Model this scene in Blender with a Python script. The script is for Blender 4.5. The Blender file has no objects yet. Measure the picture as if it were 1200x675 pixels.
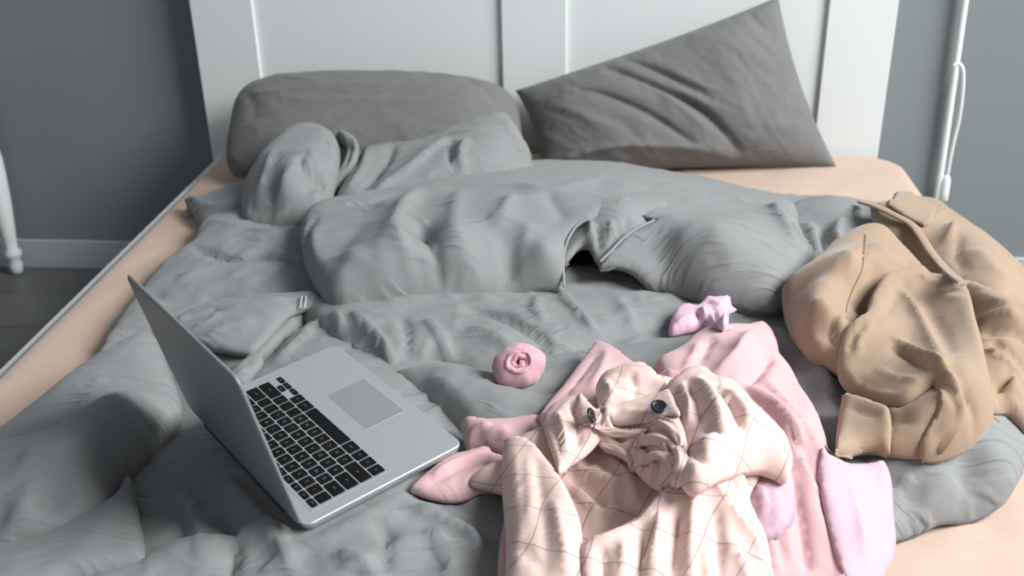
import bpy, bmesh, math, random
import numpy as np
from mathutils import Matrix, Vector
from mathutils.geometry import delaunay_2d_cdt
random.seed(7); rng = np.random.default_rng(7)
sc = bpy.context.scene
COL = sc.collection
PI = math.pi
MX_0, MX_1 = -1.0, .715         # sides of the mattress
MT = 0.392                      # height of the mattress top above the floor
CAM_H = MT + 0.869

# ------------------------------------------------------------------ camera
F_PX, TH, RO, PH = 1244.8, 0.45422, -0.021646, 0.098646
_c, _s = math.cos(PH), math.sin(PH)
FW = np.array([-_s*math.cos(TH), _c*math.cos(TH), -math.sin(TH)])
_r = np.array([_c, _s, 0.0]); _u = np.cross(_r, FW)
RT = _r*math.cos(RO)+_u*math.sin(RO); UP = _u*math.cos(RO)-_r*math.sin(RO)
CP = np.array([0, 0, CAM_H])
cam = bpy.data.cameras.new('camera'); camo = bpy.data.objects.new('camera', cam); COL.objects.link(camo)
m = Matrix.Identity(4)
for i in range(3):
    m[i][0], m[i][1], m[i][2], m[i][3] = RT[i], UP[i], -FW[i], CP[i]
camo.matrix_world = m
cam.sensor_width = 36; cam.lens = F_PX/1200*36; cam.clip_start = .02
cam.dof.use_dof = True; cam.dof.focus_distance = 1.42; cam.dof.aperture_fstop = 5.0
sc.camera = camo

# ------------------------------------------------------------------ light
sc.view_settings.view_transform = 'Standard'; sc.view_settings.look = 'None'
sc.view_settings.exposure = 0.14; sc.view_settings.gamma = 1.0
sc.view_settings.use_curve_mapping = False
w = bpy.data.worlds.new('room_light'); sc.world = w; w.use_nodes = True
w.node_tree.nodes['Background'].inputs[0].default_value = (0.86, 0.92, 1.0, 1)
w.node_tree.nodes['Background'].inputs[1].default_value = 0.25
def area(name, loc, target, sx, sy, power, col):
    l = bpy.data.lights.new(name, 'AREA'); l.shape = 'RECTANGLE'; l.size = sx; l.size_y = sy
    l.energy = power; l.color = col
    o = bpy.data.objects.new(name, l); COL.objects.link(o); o.location = loc
    o.rotation_euler = (Vector(target)-Vector(loc)).to_track_quat('-Z', 'Y').to_euler()
    return o
area('window_daylight', (2.75, 0.72, 2.95), (-0.1, 1.40, 0.42), 2.1, 1.7, 265, (0.97, 0.99, 1.0))

# ------------------------------------------------------------------ small helpers
def V(x, y, z=0.0):
    """point of the photo (px) at height z above the mattress -> world"""
    d = FW+RT*(x-600)/F_PX-UP*(y-337.5)/F_PX
    t = (z-0.869)/d[2]
    return CP+d*t
def raydir(x, y): return FW+RT*(x-600)/F_PX-UP*(y-337.5)/F_PX
def onY(x, y, Y):
    d = raydir(x, y); return CP+d*(Y/d[1])
def tag(o, label=None, cat=None, group=None, kind=None):
    if label: o['label'] = label
    if cat: o['category'] = cat
    if group: o['group'] = group
    if kind: o['kind'] = kind
    return o
def empty(name, loc, label, cat, group=None):
    o = bpy.data.objects.new(name, None); COL.objects.link(o); o.location = loc
    o.empty_display_size = .05
    return tag(o, label, cat, group)
def link(name, me, mat, parent=None, smooth=True):
    o = bpy.data.objects.new(name, me); COL.objects.link(o)
    if mat is not None: me.materials.append(mat)
    if smooth:
        me.polygons.foreach_set('use_smooth', [True]*len(me.polygons))
    if parent is not None:
        o.parent = parent
        o.matrix_parent_inverse = parent.matrix_basis.inverted()
    return o
def mesh(name, verts, faces):
    me = bpy.data.meshes.new(name); me.from_pydata([tuple(v) for v in verts], [], faces); me.update(); return me
def from_bm(name, bm, mat, parent=None, smooth=False):
    me = bpy.data.meshes.new(name); bm.to_mesh(me); bm.free()
    return link(name, me, mat, parent, smooth)
def box(bm, x0, x1, y0, y1, z0, z1, bev=0.0, seg=2):
    r = bmesh.ops.create_cube(bm, size=1.0)
    vs = r['verts']
    for v in vs:
        v.co.x = x0+(v.co.x+.5)*(x1-x0); v.co.y = y0+(v.co.y+.5)*(y1-y0); v.co.z = z0+(v.co.z+.5)*(z1-z0)
    if bev > 0:
        es = list({e for v in vs for e in v.link_edges})
        bmesh.ops.bevel(bm, geom=es, offset=bev, segments=seg, profile=.5, affect='EDGES')
    return bm
def lathe(bm, prof, n=24, cx=0, cy=0):
    rings = []
    for r, z in prof:
        rings.append([bm.verts.new((cx+r*math.cos(2*PI*k/n), cy+r*math.sin(2*PI*k/n), z)) for k in range(n)])
    for a, b in zip(rings, rings[1:]):
        for k in range(n):
            bm.faces.new((a[k], a[(k+1) % n], b[(k+1) % n], b[k]))
    bm.faces.new(rings[0][::-1]); bm.faces.new(rings[-1])
def tube_mesh(pts, rad, n=10, name='tube', flat=1.0):
    pts = [np.array(p, float) for p in pts]; vs = []; fs = []
    rad = [rad]*len(pts) if np.isscalar(rad) else rad
    side = None
    for i, p in enumerate(pts):
        t = pts[min(i+1, len(pts)-1)]-pts[max(i-1, 0)]; t /= np.linalg.norm(t)
        if side is None:
            side = np.cross(t, [0, 0, 1.0]); side = side if np.linalg.norm(side) > .1 else np.cross(t, [1.0, 0, 0])
        side = side-t*(side@t); side /= np.linalg.norm(side); nn = np.cross(side, t)
        for k in range(n):
            a = 2*PI*k/n; vs.append(p+rad[i]*(side*math.cos(a)+nn*math.sin(a)*flat))
    for i in range(len(pts)-1):
        for k in range(n):
            fs.append((i*n+k, i*n+(k+1) % n, (i+1)*n+(k+1) % n, (i+1)*n+k))
    fs.append(tuple(range(n))[::-1]); fs.append(tuple((len(pts)-1)*n+k for k in range(n)))
    return mesh(name, vs, fs)
def crom(P, closed=False, step=None, n=8, corner=None):
    """Catmull-Rom through the points; corner[i] keeps point i sharp"""
    P = np.asarray(P, float); N = len(P); out = []
    corner = corner or [False]*N
    for i in range(N if closed else N-1):
        p1, p2 = P[i], P[(i+1) % N]
        p0 = P[i-1] if (closed or i > 0) else p1
        p3 = P[(i+2) % N] if (closed or i < N-2) else p2
        if corner[i]: p0 = p1
        if corner[(i+1) % N]: p3 = p2
        k = n if step is None else max(1, int(round(np.linalg.norm((p2-p1)[:2])/step)))
        for j in range(k):
            t = j/k
            out.append(.5*((2*p1)+(-p0+p2)*t+(2*p0-5*p1+4*p2-p3)*t*t+(-p0+3*p1-3*p2+p3)*t**3))
    if not closed: out.append(P[-1])
    return np.array(out)

# ------------------------------------------------------------------ numpy noise
def _hash(ix, iy, seed):
    h = (ix.astype(np.int64)*374761393+iy.astype(np.int64)*668265263+seed*974634777) & 0xffffffff
    h = ((h ^ (h >> 13))*1274126177) & 0xffffffff
    return ((h ^ (h >> 16)) & 0xffff)/65535.0
def vnoise(x, y, seed=0):
    ix, iy = np.floor(x), np.floor(y); fx, fy = x-ix, y-iy
    def g(a, b):
        an = _hash(ix+a, iy+b, seed)*2*PI
        return np.cos(an)*(fx-a)+np.sin(an)*(fy-b)
    ux, uy = fx**3*(fx*(fx*6-15)+10), fy**3*(fy*(fy*6-15)+10)
    return 1.4*((g(0, 0)*(1-ux)+g(1, 0)*ux)*(1-uy)+(g(0, 1)*(1-ux)+g(1, 1)*ux)*uy)
def wrinkles(x, y, scale, seed, ang=0.0, stretch=2.2):
    """crease-like noise: warped ridged noise, elongated along ang"""
    c, s = math.cos(ang), math.sin(ang)
    u, v = (x*c+y*s)/scale/stretch, (-x*s+y*c)/scale
    wu, wv = vnoise(u*1.1, v*.6, seed+11), vnoise(u*.9+5, v*.7, seed+12)
    u, v = u+.55*wu, v+.75*wv
    a = 1-2*np.abs(vnoise(u, v, seed)); b = 1-2*np.abs(vnoise(u*1.9+7, v*2.1, seed+3))
    return (.65*a*np.abs(a)+.3*b*np.abs(b)*np.clip(a+.4, 0, 1))

# ------------------------------------------------------------------ height raster of everything on the bed
GX0, GX1, GY0, GY1, GS = -1.45, 1.25, 0.35, 2.75, 0.006
gnx, gny = int((GX1-GX0)/GS)+1, int((GY1-GY0)/GS)+1
GXX, GYY = np.meshgrid(GX0+np.arange(gnx)*GS, GY0+np.arange(gny)*GS)
GZ = np.zeros((gny, gnx))
def bil(G, x, y):
    fx = np.clip((x-GX0)/GS, 0, gnx-1.001); fy = np.clip((y-GY0)/GS, 0, gny-1.001)
    ix, iy = fx.astype(int), fy.astype(int); fx -= ix; fy -= iy
    return (G[iy, ix]*(1-fx)+G[iy, ix+1]*fx)*(1-fy)+(G[iy+1, ix]*(1-fx)+G[iy+1, ix+1]*fx)*fy
def blur(G, r):
    k = np.ones(2*r+1)/(2*r+1)
    for _ in range(2):
        P_ = np.pad(G, ((0, 0), (r, r)), 'edge'); c = np.cumsum(np.pad(P_, ((0, 0), (1, 0))), 1); G = (c[:, 2*r+1:]-c[:, :-2*r-1])/(2*r+1)
        P_ = np.pad(G, ((r, r), (0, 0)), 'edge'); c = np.cumsum(np.pad(P_, ((1, 0), (0, 0))), 0); G = (c[2*r+1:]-c[:-2*r-1])/(2*r+1)
    return G
def hit(px, py, zf):
    """walk the sight line of a photo point down to the surface zf(x, y)"""
    d = raydir(px, py); t0 = (0.75-0.869)/d[2]; t1 = (-0.05-0.869)/d[2]
    ts = np.linspace(t0, t1, 500); pts = CP+d*ts[:, None]
    g = pts[:, 2]-MT-zf(pts[:, 0], pts[:, 1]); k = np.argmax(g < 0)
    if g[k] >= 0: k = len(ts)-1
    k = max(k, 1); a = g[k-1]/(g[k-1]-g[k]+1e-12); return pts[k-1]+(pts[k]-pts[k-1])*min(max(a, 0), 1)
def seg_dist(X, Y, poly, closed):
    """distance, signed side, arc parameter to a polyline"""
    A = poly; B = np.roll(poly, -1, 0) if closed else poly[1:]
    if not closed: A = poly[:-1]
    L = np.linalg.norm(B-A, axis=1); cum = np.r_[0, np.cumsum(L)]
    best = np.full(X.shape, 1e9); side = np.zeros(X.shape); arc = np.zeros(X.shape)
    for i in range(len(A)):
        ab = B[i]-A[i]; l2 = ab@ab+1e-14
        ax, ay = X-A[i, 0], Y-A[i, 1]; t = np.clip((ax*ab[0]+ay*ab[1])/l2, 0, 1)
        dx, dy = ax-t*ab[0], ay-t*ab[1]; d = dx*dx+dy*dy
        m_ = d < best; best = np.where(m_, d, best)
        side = np.where(m_, np.sign(ab[0]*ay-ab[1]*ax), side); arc = np.where(m_, cum[i]+t*L[i], arc)
    return np.sqrt(best), side, arc/cum[-1]
def inside(X, Y, poly):
    r = np.zeros(X.shape, bool); n = len(poly)
    for i in range(n):
        x0, y0 = poly[i]; x1, y1 = poly[(i+1) % n]
        if y0 == y1: continue
        c = ((y0 > Y) != (y1 > Y)) & (X < (x1-x0)*(Y-y0)/(y1-y0)+x0)
        r ^= c
    return r
def tps(P_, z, reg=1e-4):
    n = len(P_); D = np.linalg.norm(P_[:, None]-P_[None], axis=2)
    K = D**2*np.log(D+1e-9)+np.eye(n)*reg
    A = np.zeros((n+3, n+3)); A[:n, :n] = K; A[:n, n] = 1; A[:n, n+1:] = P_; A[n, :n] = 1; A[n+1:, :n] = P_.T
    w_ = np.linalg.lstsq(A, np.r_[z, 0, 0, 0], rcond=None)[0]
    def f(x, y):
        sh = x.shape; x = x.ravel(); y = y.ravel(); o = w_[n]+w_[n+1]*x+w_[n+2]*y
        for i in range(n):
            d2 = (x-P_[i, 0])**2+(y-P_[i, 1])**2+1e-14
            o = o+w_[i]*.5*d2*np.log(d2)
        return o.reshape(sh)
    return f
def prof_fold(d, side, w1, w2, sharp=.3):
    w_ = np.where(side > 0, w1, w2); q = d/w_
    return np.exp(-(np.sqrt(q*q+sharp*sharp)-sharp)*1.7)*np.clip(1.25-q*.25, 0, 1)

# laptop frame: hinge corner, unit axes (needed early: the duvet is pressed flat beneath it)
O_ = np.array([-0.34256692, 0.95803590, 0.08467881+MT]); LW, LD = .325, .227
T_ = np.array([[-0.56390985, 1.19595162, 0.09000983+MT], [-0.1766756, 1.11197606, 0.10232813+MT]])
ex = (T_[0]-O_)/LW; ex /= np.linalg.norm(ex); ey = T_[1]-O_; ey -= ex*(ey@ex); ey /= np.linalg.norm(ey); ez = np.cross(ex, ey); ez = ez if ez[2] > 0 else -ez
LH = .0155
def press(x, y, z):
    """keep cloth (z above the mattress) below the laptop's underside"""
    o = O_-ez*LH; zp = o[2]-(ez[0]*(x-o[0])+ez[1]*(y-o[1]))/ez[2]-MT
    u = (x-O_[0])*ex[0]+(y-O_[1])*ex[1]; v = (x-O_[0])*ey[0]+(y-O_[1])*ey[1]
    out = np.hypot(np.maximum(np.maximum(-u, u-LW), 0), np.maximum(np.maximum(-v, v-LD), 0))
    lim = zp-.0012+.9*np.maximum(out-.004, 0)+4*np.maximum(out-.03, 0)
    return np.minimum(z, lim)
def layer(outline, ctrl=(), folds=(), r=.05, e=.03, t=.03, sp=.008, drape=False, nz=(), crumple=None, reg=1e-4,
          tuck=.6, keep=True, sup_blur=5, zoff=0.0, fa=1.0, fw=1.0):
    """One layer of cloth.  outline: (px, py, z[, 1 = corner]); z above the mattress, or above what
    lies beneath when drape.  folds: (points, height, width left, width right[, sharpness]).
    nz: (amplitude, scale, seed, angle[, stretch])."""
    global GZ
    S = None; GU = GZ.copy()
    if drape:
        S = blur(GZ, sup_blur) if sup_blur else blur(GZ, 1)
    sup = (lambda x, y: bil(S, x, y)) if drape else (lambda x, y: np.zeros(np.shape(x)))
    def place(px, py, z):
        if drape: return hit(px, py, lambda x, y: sup(x, y)+z)
        return V(px, py, z)
    oc = np.array([place(q[0], q[1], q[2]) for q in outline]); oz = np.array([q[2] for q in outline], float)
    corner = [len(q) > 3 and q[3] == 1 for q in outline]; pf = np.array([q[4] if len(q) > 4 else 1.0 for q in outline])
    data = np.c_[oc[:, :2], oz, pf]
    dense = crom(data, True, step=sp, corner=corner)
    poly = dense[:, :2]; pc = poly[::max(1, int(.012/sp))]
    varies = pf.min() < 1; pd = dense[:, 3]
    def puff(x, y):              # how much the edge is rolled, 1 = plump, 0 = a thin hem
        if not varies: return 1.0
        xr, yr = np.ravel(x), np.ravel(y); o_ = np.empty(len(xr))
        for i0 in range(0, len(xr), 4000):
            d2 = (xr[i0:i0+4000, None]-poly[None, :, 0])**2+(yr[i0:i0+4000, None]-poly[None, :, 1])**2
            w_ = 1/(d2+4e-4)**2; o_[i0:i0+4000] = (w_*pd).sum(1)/w_.sum(1)
        return o_.reshape(np.shape(x))
    def edge(d, x=None, y=None): q = 1-np.clip(d/r, 0, 1); return e*puff(x, y)*np.sqrt(np.clip(1-q*q, 0, 1))
    ctrl = [list(q) for q in ctrl]; cp = []; use = []
    for q in ctrl:                 # a height control has to stand well inside the outline
        for _ in range(12):
            c_ = place(*q[:3]); ok = inside(c_[0:1], c_[1:2], pc)[0]
            d_ = seg_dist(c_[0:1], c_[1:2], pc, True)[0][0]
            if ok and d_ > .3*r: cp.append(c_); use.append(q); break
            q[2] -= .006 if not drape else .003
    ctrl = use
    T_p = [c_[:2] for c_ in dense[::max(1, len(dense)//60)]]; T_z = [c_[2] for c_ in dense[::max(1, len(dense)//60)]]
    if len(cp):
        cxy = np.array(cp)[:, :2]; dd, _, _ = seg_dist(cxy[:, 0], cxy[:, 1], pc, True)
        for k in range(len(cp)): T_p.append(cxy[k]); T_z.append(ctrl[k][2]-float(np.ravel(edge(dd[k], cxy[k:k+1, 0], cxy[k:k+1, 1]))[0]))
    f0 = tps(np.array(T_p), np.array(T_z), reg)
    # raster of this layer
    x0, y0 = poly.min(0)-.01; x1, y1 = poly.max(0)+.01
    ia, ib = max(0, int((x0-GX0)/GS)), min(gnx, int((x1-GX0)/GS)+2)
    ja, jb = max(0, int((y0-GY0)/GS)), min(gny, int((y1-GY0)/GS)+2)
    gx, gy = GXX[ja:jb, ia:ib], GYY[ja:jb, ia:ib]
    gin = inside(gx, gy, pc); gd, _, _ = seg_dist(gx, gy, pc, True)
    base = f0(gx, gy)+edge(np.where(gin, gd, 0), gx, gy)+sup(gx, gy)
    full = np.full(GZ.shape, -1.0); full[ja:jb, ia:ib] = np.where(gin, base, -1.0)
    ff = lambda x, y: bil(full, x, y)
    flist = []
    for q in folds:
        wp = crom(np.array([hit(a, b, ff)[:2] for a, b in q[0]]), False, n=7)
        flist.append((wp, q[1]*fa, q[2]*fw, (q[3] if len(q) > 3 else q[2])*fw, q[4] if len(q) > 4 else .3, q[5] if len(q) > 5 else (.25, .25)))
    def H(x, y, d):
        z = f0(x, y)+edge(d, x, y)+sup(x, y)
        for wp, amp, w1, w2, sh_, tp in flist:
            mw = max(w1, w2)*3.2
            m_ = (x > wp[:, 0].min()-mw) & (x < wp[:, 0].max()+mw) & (y > wp[:, 1].min()-mw) & (y < wp[:, 1].max()+mw)
            if not m_.any(): continue
            dd_, sd, ar = seg_dist(x[m_], y[m_], wp, False)
            ta = np.clip(ar/max(tp[0], 1e-3), 0, 1); tb = np.clip((1-ar)/max(tp[1], 1e-3), 0, 1)
            tt = np.sin(ta*PI/2)*np.sin(tb*PI/2)
            z[m_] += amp*tt*prof_fold(dd_, sd, w1, w2, sh_)*np.clip(d[m_]/max(.02, r*.45)+.2, 0, 1)
        for q in nz:
            z = z+q[0]*wrinkles(x, y, q[1], q[2], q[3], q[4] if len(q) > 4 else 2.2)*np.clip(d/.02+.3, 0, 1)
        z = z+zoff
        if drape:      # never below what it lies on
            u_ = bil(GU, x, y)+.0025; df = z-u_; z = u_+.5*(df+np.sqrt(df*df+.003**2))
        else: z = press(x, y, z)
        return z
    # mesh points
    gxs = np.arange(x0, x1, sp); gys = np.arange(y0, y1, sp*.866)
    mx, my = np.meshgrid(gxs, gys); mx = mx+(np.arange(len(gys)) % 2)[:, None]*sp*.5
    mx = mx.ravel(); my = my.ravel()
    ins = inside(mx, my, pc); mx = mx[ins]; my = my[ins]
    dd_, _, _ = seg_dist(mx, my, pc, True); k = dd_ > sp*.55; mx = mx[k]; my = my[k]; dd_ = dd_[k]
    # vertices along every fold line keep the crests clean
    fp = [crom(q[0], False, step=sp) for q in flist]
    if fp:
        fp = np.vstack([q[:, :2] for q in fp]); ok = inside(fp[:, 0], fp[:, 1], pc); fp = fp[ok]
        fd = seg_dist(fp[:, 0], fp[:, 1], pc, True)[0]; ok = fd > sp*.6; fp = fp[ok]; fd = fd[ok]; sel = []
        for i_, q_ in enumerate(fp):
            if not sel or ((fp[sel]-q_)**2).sum(1).min() > (.7*sp)**2: sel.append(i_)
        fp = fp[sel]; fd = fd[sel]; near = np.full(len(mx), 9.0)
        for q_ in fp: near = np.minimum(near, (mx-q_[0])**2+(my-q_[1])**2)
        k = near > (.62*sp)**2; mx = np.r_[mx[k], fp[:, 0]]; my = np.r_[my[k], fp[:, 1]]; dd_ = np.r_[dd_[k], fd]
    nb = len(poly)
    X = np.r_[poly[:, 0], mx]; Y = np.r_[poly[:, 1], my]; D = np.r_[np.zeros(nb), dd_]
    Z = H(X, Y, D)
    co, _, fc, ov, _, _ = delaunay_2d_cdt([Vector((a, b)) for a, b in zip(X, Y)], [(i, (i+1) % nb) for i in range(nb)], [], 1, 1e-7)
    idx = np.array([o_[0] if o_ else -1 for o_ in ov])
    co = np.array([(c_[0], c_[1]) for c_ in co])
    if len(co) != len(X) or (idx < 0).any():
        dd2, _, _ = seg_dist(co[:, 0], co[:, 1], pc, True)
        dd2 = np.where(idx >= 0, np.where(idx < nb, 0, dd2), dd2); Zc = H(co[:, 0], co[:, 1], dd2); Dc = dd2
    else: Zc = Z[idx]; Dc = D[idx]
    P3 = np.c_[co, Zc+MT]
    F = np.array([f_ for f_ in fc if len(f_) == 3])
    a, b, c_ = P3[F[:, 0]], P3[F[:, 1]], P3[F[:, 2]]
    flip = np.cross(b-a, c_-a)[:, 2] < 0; F[flip] = F[flip][:, ::-1]
    P0_ = P3.copy()
    # boundary loop from the mesh itself
    ed = {}
    for f_ in F:
        for i in range(3):
            e_ = (int(f_[i]), int(f_[(i+1) % 3])); ed[e_] = ed.get(e_, 0)+1
    bnd = {e_[0]: e_[1] for e_ in ed if (e_[1], e_[0]) not in ed}
    if crumple: P3 = crumple_pts(P3, F, Dc, bnd, *crumple)
    if crumple and not drape: P3[:, 2] = press(P3[:, 0], P3[:, 1], P3[:, 2]-MT)+MT
    faces = [tuple(map(int, f_)) for f_ in F]; verts = [tuple(p) for p in P3]
    # skirt : rolls under
    seen = set()
    for st in list(bnd):
        if st in seen: continue
        loop = [st]; seen.add(st); nx = bnd[st]
        while nx != st and nx not in seen and nx in bnd: loop.append(nx); seen.add(nx); nx = bnd[nx]
        if len(loop) < 8: continue
        L = P3[loop]; tg = np.roll(L, -1, 0)-np.roll(L, 1, 0); nin = np.c_[-tg[:, 1], tg[:, 0]]; nin /= np.linalg.norm(nin, axis=1)[:, None]+1e-9
        for _ in range(4): nin = (np.roll(nin, 1, 0)+nin*2+np.roll(nin, -1, 0))/4
        prev = loop; th_ = t*(.25+.75*np.clip(puff(L[:, 0], L[:, 1]), 0, 1))*np.ones(len(L))
        for fr, dz in ((.08, .35), (.35, .75), (tuck, 1.0), (tuck+1.2, 1.08)):
            base_i = len(verts)
            for q_, n_, t_ in zip(L, nin, th_):
                vx, vy = q_[0]+n_[0]*t_*fr, q_[1]+n_[1]*t_*fr
                lo = MT+(float(bil(GU, np.array([vx]), np.array([vy]))[0])+.0015 if drape else .004) if MX_0 < vx < MX_1 else MT-.05
                verts.append((vx, vy, min(q_[2]-.0005, max(lo, q_[2]-t_*dz))))
            cur = list(range(base_i, base_i+len(L)))
            for i in range(len(L)):
                j = (i+1) % len(L); faces.append((prev[j], prev[i], cur[i], cur[j]))
            prev = cur
    if keep:
        sub = H(gx.ravel(), gy.ravel(), np.where(gin, gd, 0).ravel()).reshape(gx.shape)
        GZ[ja:jb, ia:ib] = np.where(gin, np.maximum(GZ[ja:jb, ia:ib], sub), GZ[ja:jb, ia:ib])
    uvw = np.c_[P0_[:, 0], P0_[:, 1]]
    allv = np.array(verts); uv = allv[:, :2].copy(); uv[:, 1] += (allv[:, 2]-MT)*.6; uv[:, 0] -= (allv[:, 2]-MT)*.35
    return dict(v=verts, f=faces, uv=uv)
def crumple_pts(P3, F, D, bnd, scale=1.03, iters=120, anchor=.01, bend=.25, seedamp=.0015, seed=1):
    """let the slightly oversized cloth buckle about its shape: natural small folds"""
    E_ = np.vstack([F[:, [0, 1]], F[:, [1, 2]], F[:, [2, 0]]]); E_ = np.unique(np.sort(E_, 1), axis=0)
    a, b = E_[:, 0], E_[:, 1]; n = len(P3); X0 = P3.copy(); X = P3.copy()
    L0 = np.linalg.norm(X0[a]-X0[b], axis=1); deg = np.bincount(a, minlength=n)+np.bincount(b, minlength=n)
    free = np.clip(D/.03, 0, 1)[:, None]
    nzv = vnoise(X0[:, 0]/.02, X0[:, 1]/.02, seed)+vnoise(X0[:, 0]/.05, X0[:, 1]/.05, seed+1)
    X[:, 2] += seedamp*nzv*free[:, 0]
    L = L0*(1+(scale-1)*np.minimum(free[a, 0], free[b, 0]))
    def scat(ix, v): return np.stack([np.bincount(ix, v[:, k], minlength=n) for k in range(3)], 1)
    for it in range(iters):
        d = X[b]-X[a]; l = np.linalg.norm(d, axis=1)+1e-9; c_ = d*((l-L)/l*.5)[:, None]
        X = X+(scat(a, c_)-scat(b, c_))/deg[:, None]*1.6
        if bend:
            lap = (scat(a, X[b])+scat(b, X[a]))/deg[:, None]-X
            lap0 = (scat(a, X0[b])+scat(b, X0[a]))/deg[:, None]-X0
            dl = lap-lap0; X = X+bend*dl
        X = X+(X0-X)*(anchor+(1-free)*.5)
    return X
def ray_mesh(o, pts, lift):
    """points of the photo carried onto the surface of a finished cloth"""
    from mathutils.bvhtree import BVHTree
    me = o.data; bv = BVHTree.FromPolygons([v.co[:] for v in me.vertices], [tuple(p.vertices) for p in me.polygons]); out = []
    for x, y in pts:
        d = Vector(raydir(x, y)).normalized(); h = bv.ray_cast(Vector(CP), d)
        if h[0] is not None:
            n_ = h[1] if h[1].dot(d) < 0 else -h[1]; out.append(np.array(h[0]+n_*lift))
    return out
def build(name, layers, mat, parent=None):
    vs = []; fs = []; uvs = []
    for L in layers:
        o = len(vs); vs += L['v']; fs += [tuple(i+o for i in f_) for f_ in L['f']]; uvs.append(L['uv'])
    me = mesh(name, vs, fs); uv = np.vstack(uvs)
    ul = me.uv_layers.new(name='cloth'); li = np.empty(len(me.loops), int); me.loops.foreach_get('vertex_index', li)
    ul.data.foreach_set('uv', uv[li].ravel())
    return link(name, me, mat, parent)
# ------------------------------------------------------------------ materials
def mat(name, col, rough=.8, metal=0., spec=.5, sheen=0.):
    m_ = bpy.data.materials.new(name); m_.use_nodes = True; b = m_.node_tree.nodes['Principled BSDF']
    b.inputs['Base Color'].default_value = (*col, 1); b.inputs['Roughness'].default_value = rough
    b.inputs['Metallic'].default_value = metal; b.inputs['Specular IOR Level'].default_value = spec
    b.inputs['Sheen Weight'].default_value = sheen
    return m_
def nd(m_, t): return m_.node_tree.nodes.new(t)
def ln(m_, a, b): m_.node_tree.links.new(a, b)
def fabric(name, col, col2, weave=900, wstr=.12, micro=38, mstr=.25, rough=.92, sheen=.12, mott=9):
    m_ = mat(name, col, rough, 0, .2, sheen); b = m_.node_tree.nodes['Principled BSDF']
    tc = nd(m_, 'ShaderNodeTexCoord')
    n1 = nd(m_, 'ShaderNodeTexNoise'); n1.inputs['Scale'].default_value = mott; n1.inputs['Detail'].default_value = 6
    mx = nd(m_, 'ShaderNodeMix'); mx.data_type = 'RGBA'; mx.inputs['A'].default_value = (*col, 1); mx.inputs['B'].default_value = (*col2, 1)
    ln(m_, tc.outputs['Object'], n1.inputs['Vector']); ln(m_, n1.outputs['Fac'], mx.inputs['Factor']); ln(m_, mx.outputs['Result'], b.inputs['Base Color'])
    # patches of fine parallel creases in two directions
    wn = nd(m_, 'ShaderNodeTexNoise'); wn.inputs['Scale'].default_value = 5; wn.inputs['Detail'].default_value = 1
    ln(m_, tc.outputs['Object'], wn.inputs['Vector'])
    wa = nd(m_, 'ShaderNodeVectorMath'); wa.operation = 'MULTIPLY_ADD'; wa.inputs[1].default_value = (.16, .16, .16)
    ln(m_, wn.outputs['Color'], wa.inputs[0]); ln(m_, tc.outputs['Object'], wa.inputs[2]); hs = []
    for kk, (an, sd_) in enumerate(((.7, 3.1), (-.75, 9.7), (1.9, 17.3))):
        mp = nd(m_, 'ShaderNodeMapping'); mp.inputs['Rotation'].default_value = (0, 0, an); mp.inputs['Scale'].default_value = (micro*.22, micro, micro*.12); mp.inputs['Location'].default_value = (sd_, 0, 0)
        ln(m_, wa.outputs[0], mp.inputs['Vector'])
        n2 = nd(m_, 'ShaderNodeTexNoise'); n2.inputs['Scale'].default_value = 1; n2.inputs['Detail'].default_value = 1.5; ln(m_, mp.outputs[0], n2.inputs['Vector'])
        ra = nd(m_, 'ShaderNodeMath'); ra.operation = 'SUBTRACT'; ra.inputs[1].default_value = .5; ln(m_, n2.outputs['Fac'], ra.inputs[0])
        rb = nd(m_, 'ShaderNodeMath'); rb.operation = 'ABSOLUTE'; ln(m_, ra.outputs[0], rb.inputs[0])
        rc = nd(m_, 'ShaderNodeMapRange'); rc.interpolation_type = 'SMOOTHSTEP'; rc.inputs['From Min'].default_value = 0; rc.inputs['From Max'].default_value = .09
        rc.inputs['To Min'].default_value = 1; rc.inputs['To Max'].default_value = 0; ln(m_, rb.outputs[0], rc.inputs['Value'])
        mk = nd(m_, 'ShaderNodeTexNoise'); mk.inputs['Scale'].default_value = 7; mk.inputs['Detail'].default_value = 1
        mq = nd(m_, 'ShaderNodeMapping'); mq.inputs['Location'].default_value = (sd_*2, 4, 1); ln(m_, tc.outputs['Object'], mq.inputs['Vector']); ln(m_, mq.outputs[0], mk.inputs['Vector'])
        mr = nd(m_, 'ShaderNodeMapRange'); mr.inputs['From Min'].default_value = .48; mr.inputs['From Max'].default_value = .66; ln(m_, mk.outputs['Fac'], mr.inputs['Value'])
        mu = nd(m_, 'ShaderNodeMath'); mu.operation = 'MULTIPLY'; ln(m_, rc.outputs[0], mu.inputs[0]); ln(m_, mr.outputs[0], mu.inputs[1]); hs.append(mu)
    h1 = nd(m_, 'ShaderNodeMath'); h1.operation = 'ADD'; ln(m_, hs[0].outputs[0], h1.inputs[0]); ln(m_, hs[1].outputs[0], h1.inputs[1])
    h2 = nd(m_, 'ShaderNodeMath'); h2.operation = 'ADD'; ln(m_, h1.outputs[0], h2.inputs[0]); ln(m_, hs[2].outputs[0], h2.inputs[1])
    rc = h2
    n3 = nd(m_, 'ShaderNodeTexNoise'); n3.inputs['Scale'].default_value = weave; n3.inputs['Detail'].default_value = 1
    ln(m_, tc.outputs['Object'], n3.inputs['Vector'])
    b1 = nd(m_, 'ShaderNodeBump'); b1.inputs['Strength'].default_value = mstr; b1.inputs['Distance'].default_value = .0022
    b2 = nd(m_, 'ShaderNodeBump'); b2.inputs['Strength'].default_value = wstr; b2.inputs['Distance'].default_value = .001
    ln(m_, rc.outputs[0], b1.inputs['Height']); ln(m_, n3.outputs['Fac'], b2.inputs['Height'])
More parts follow.
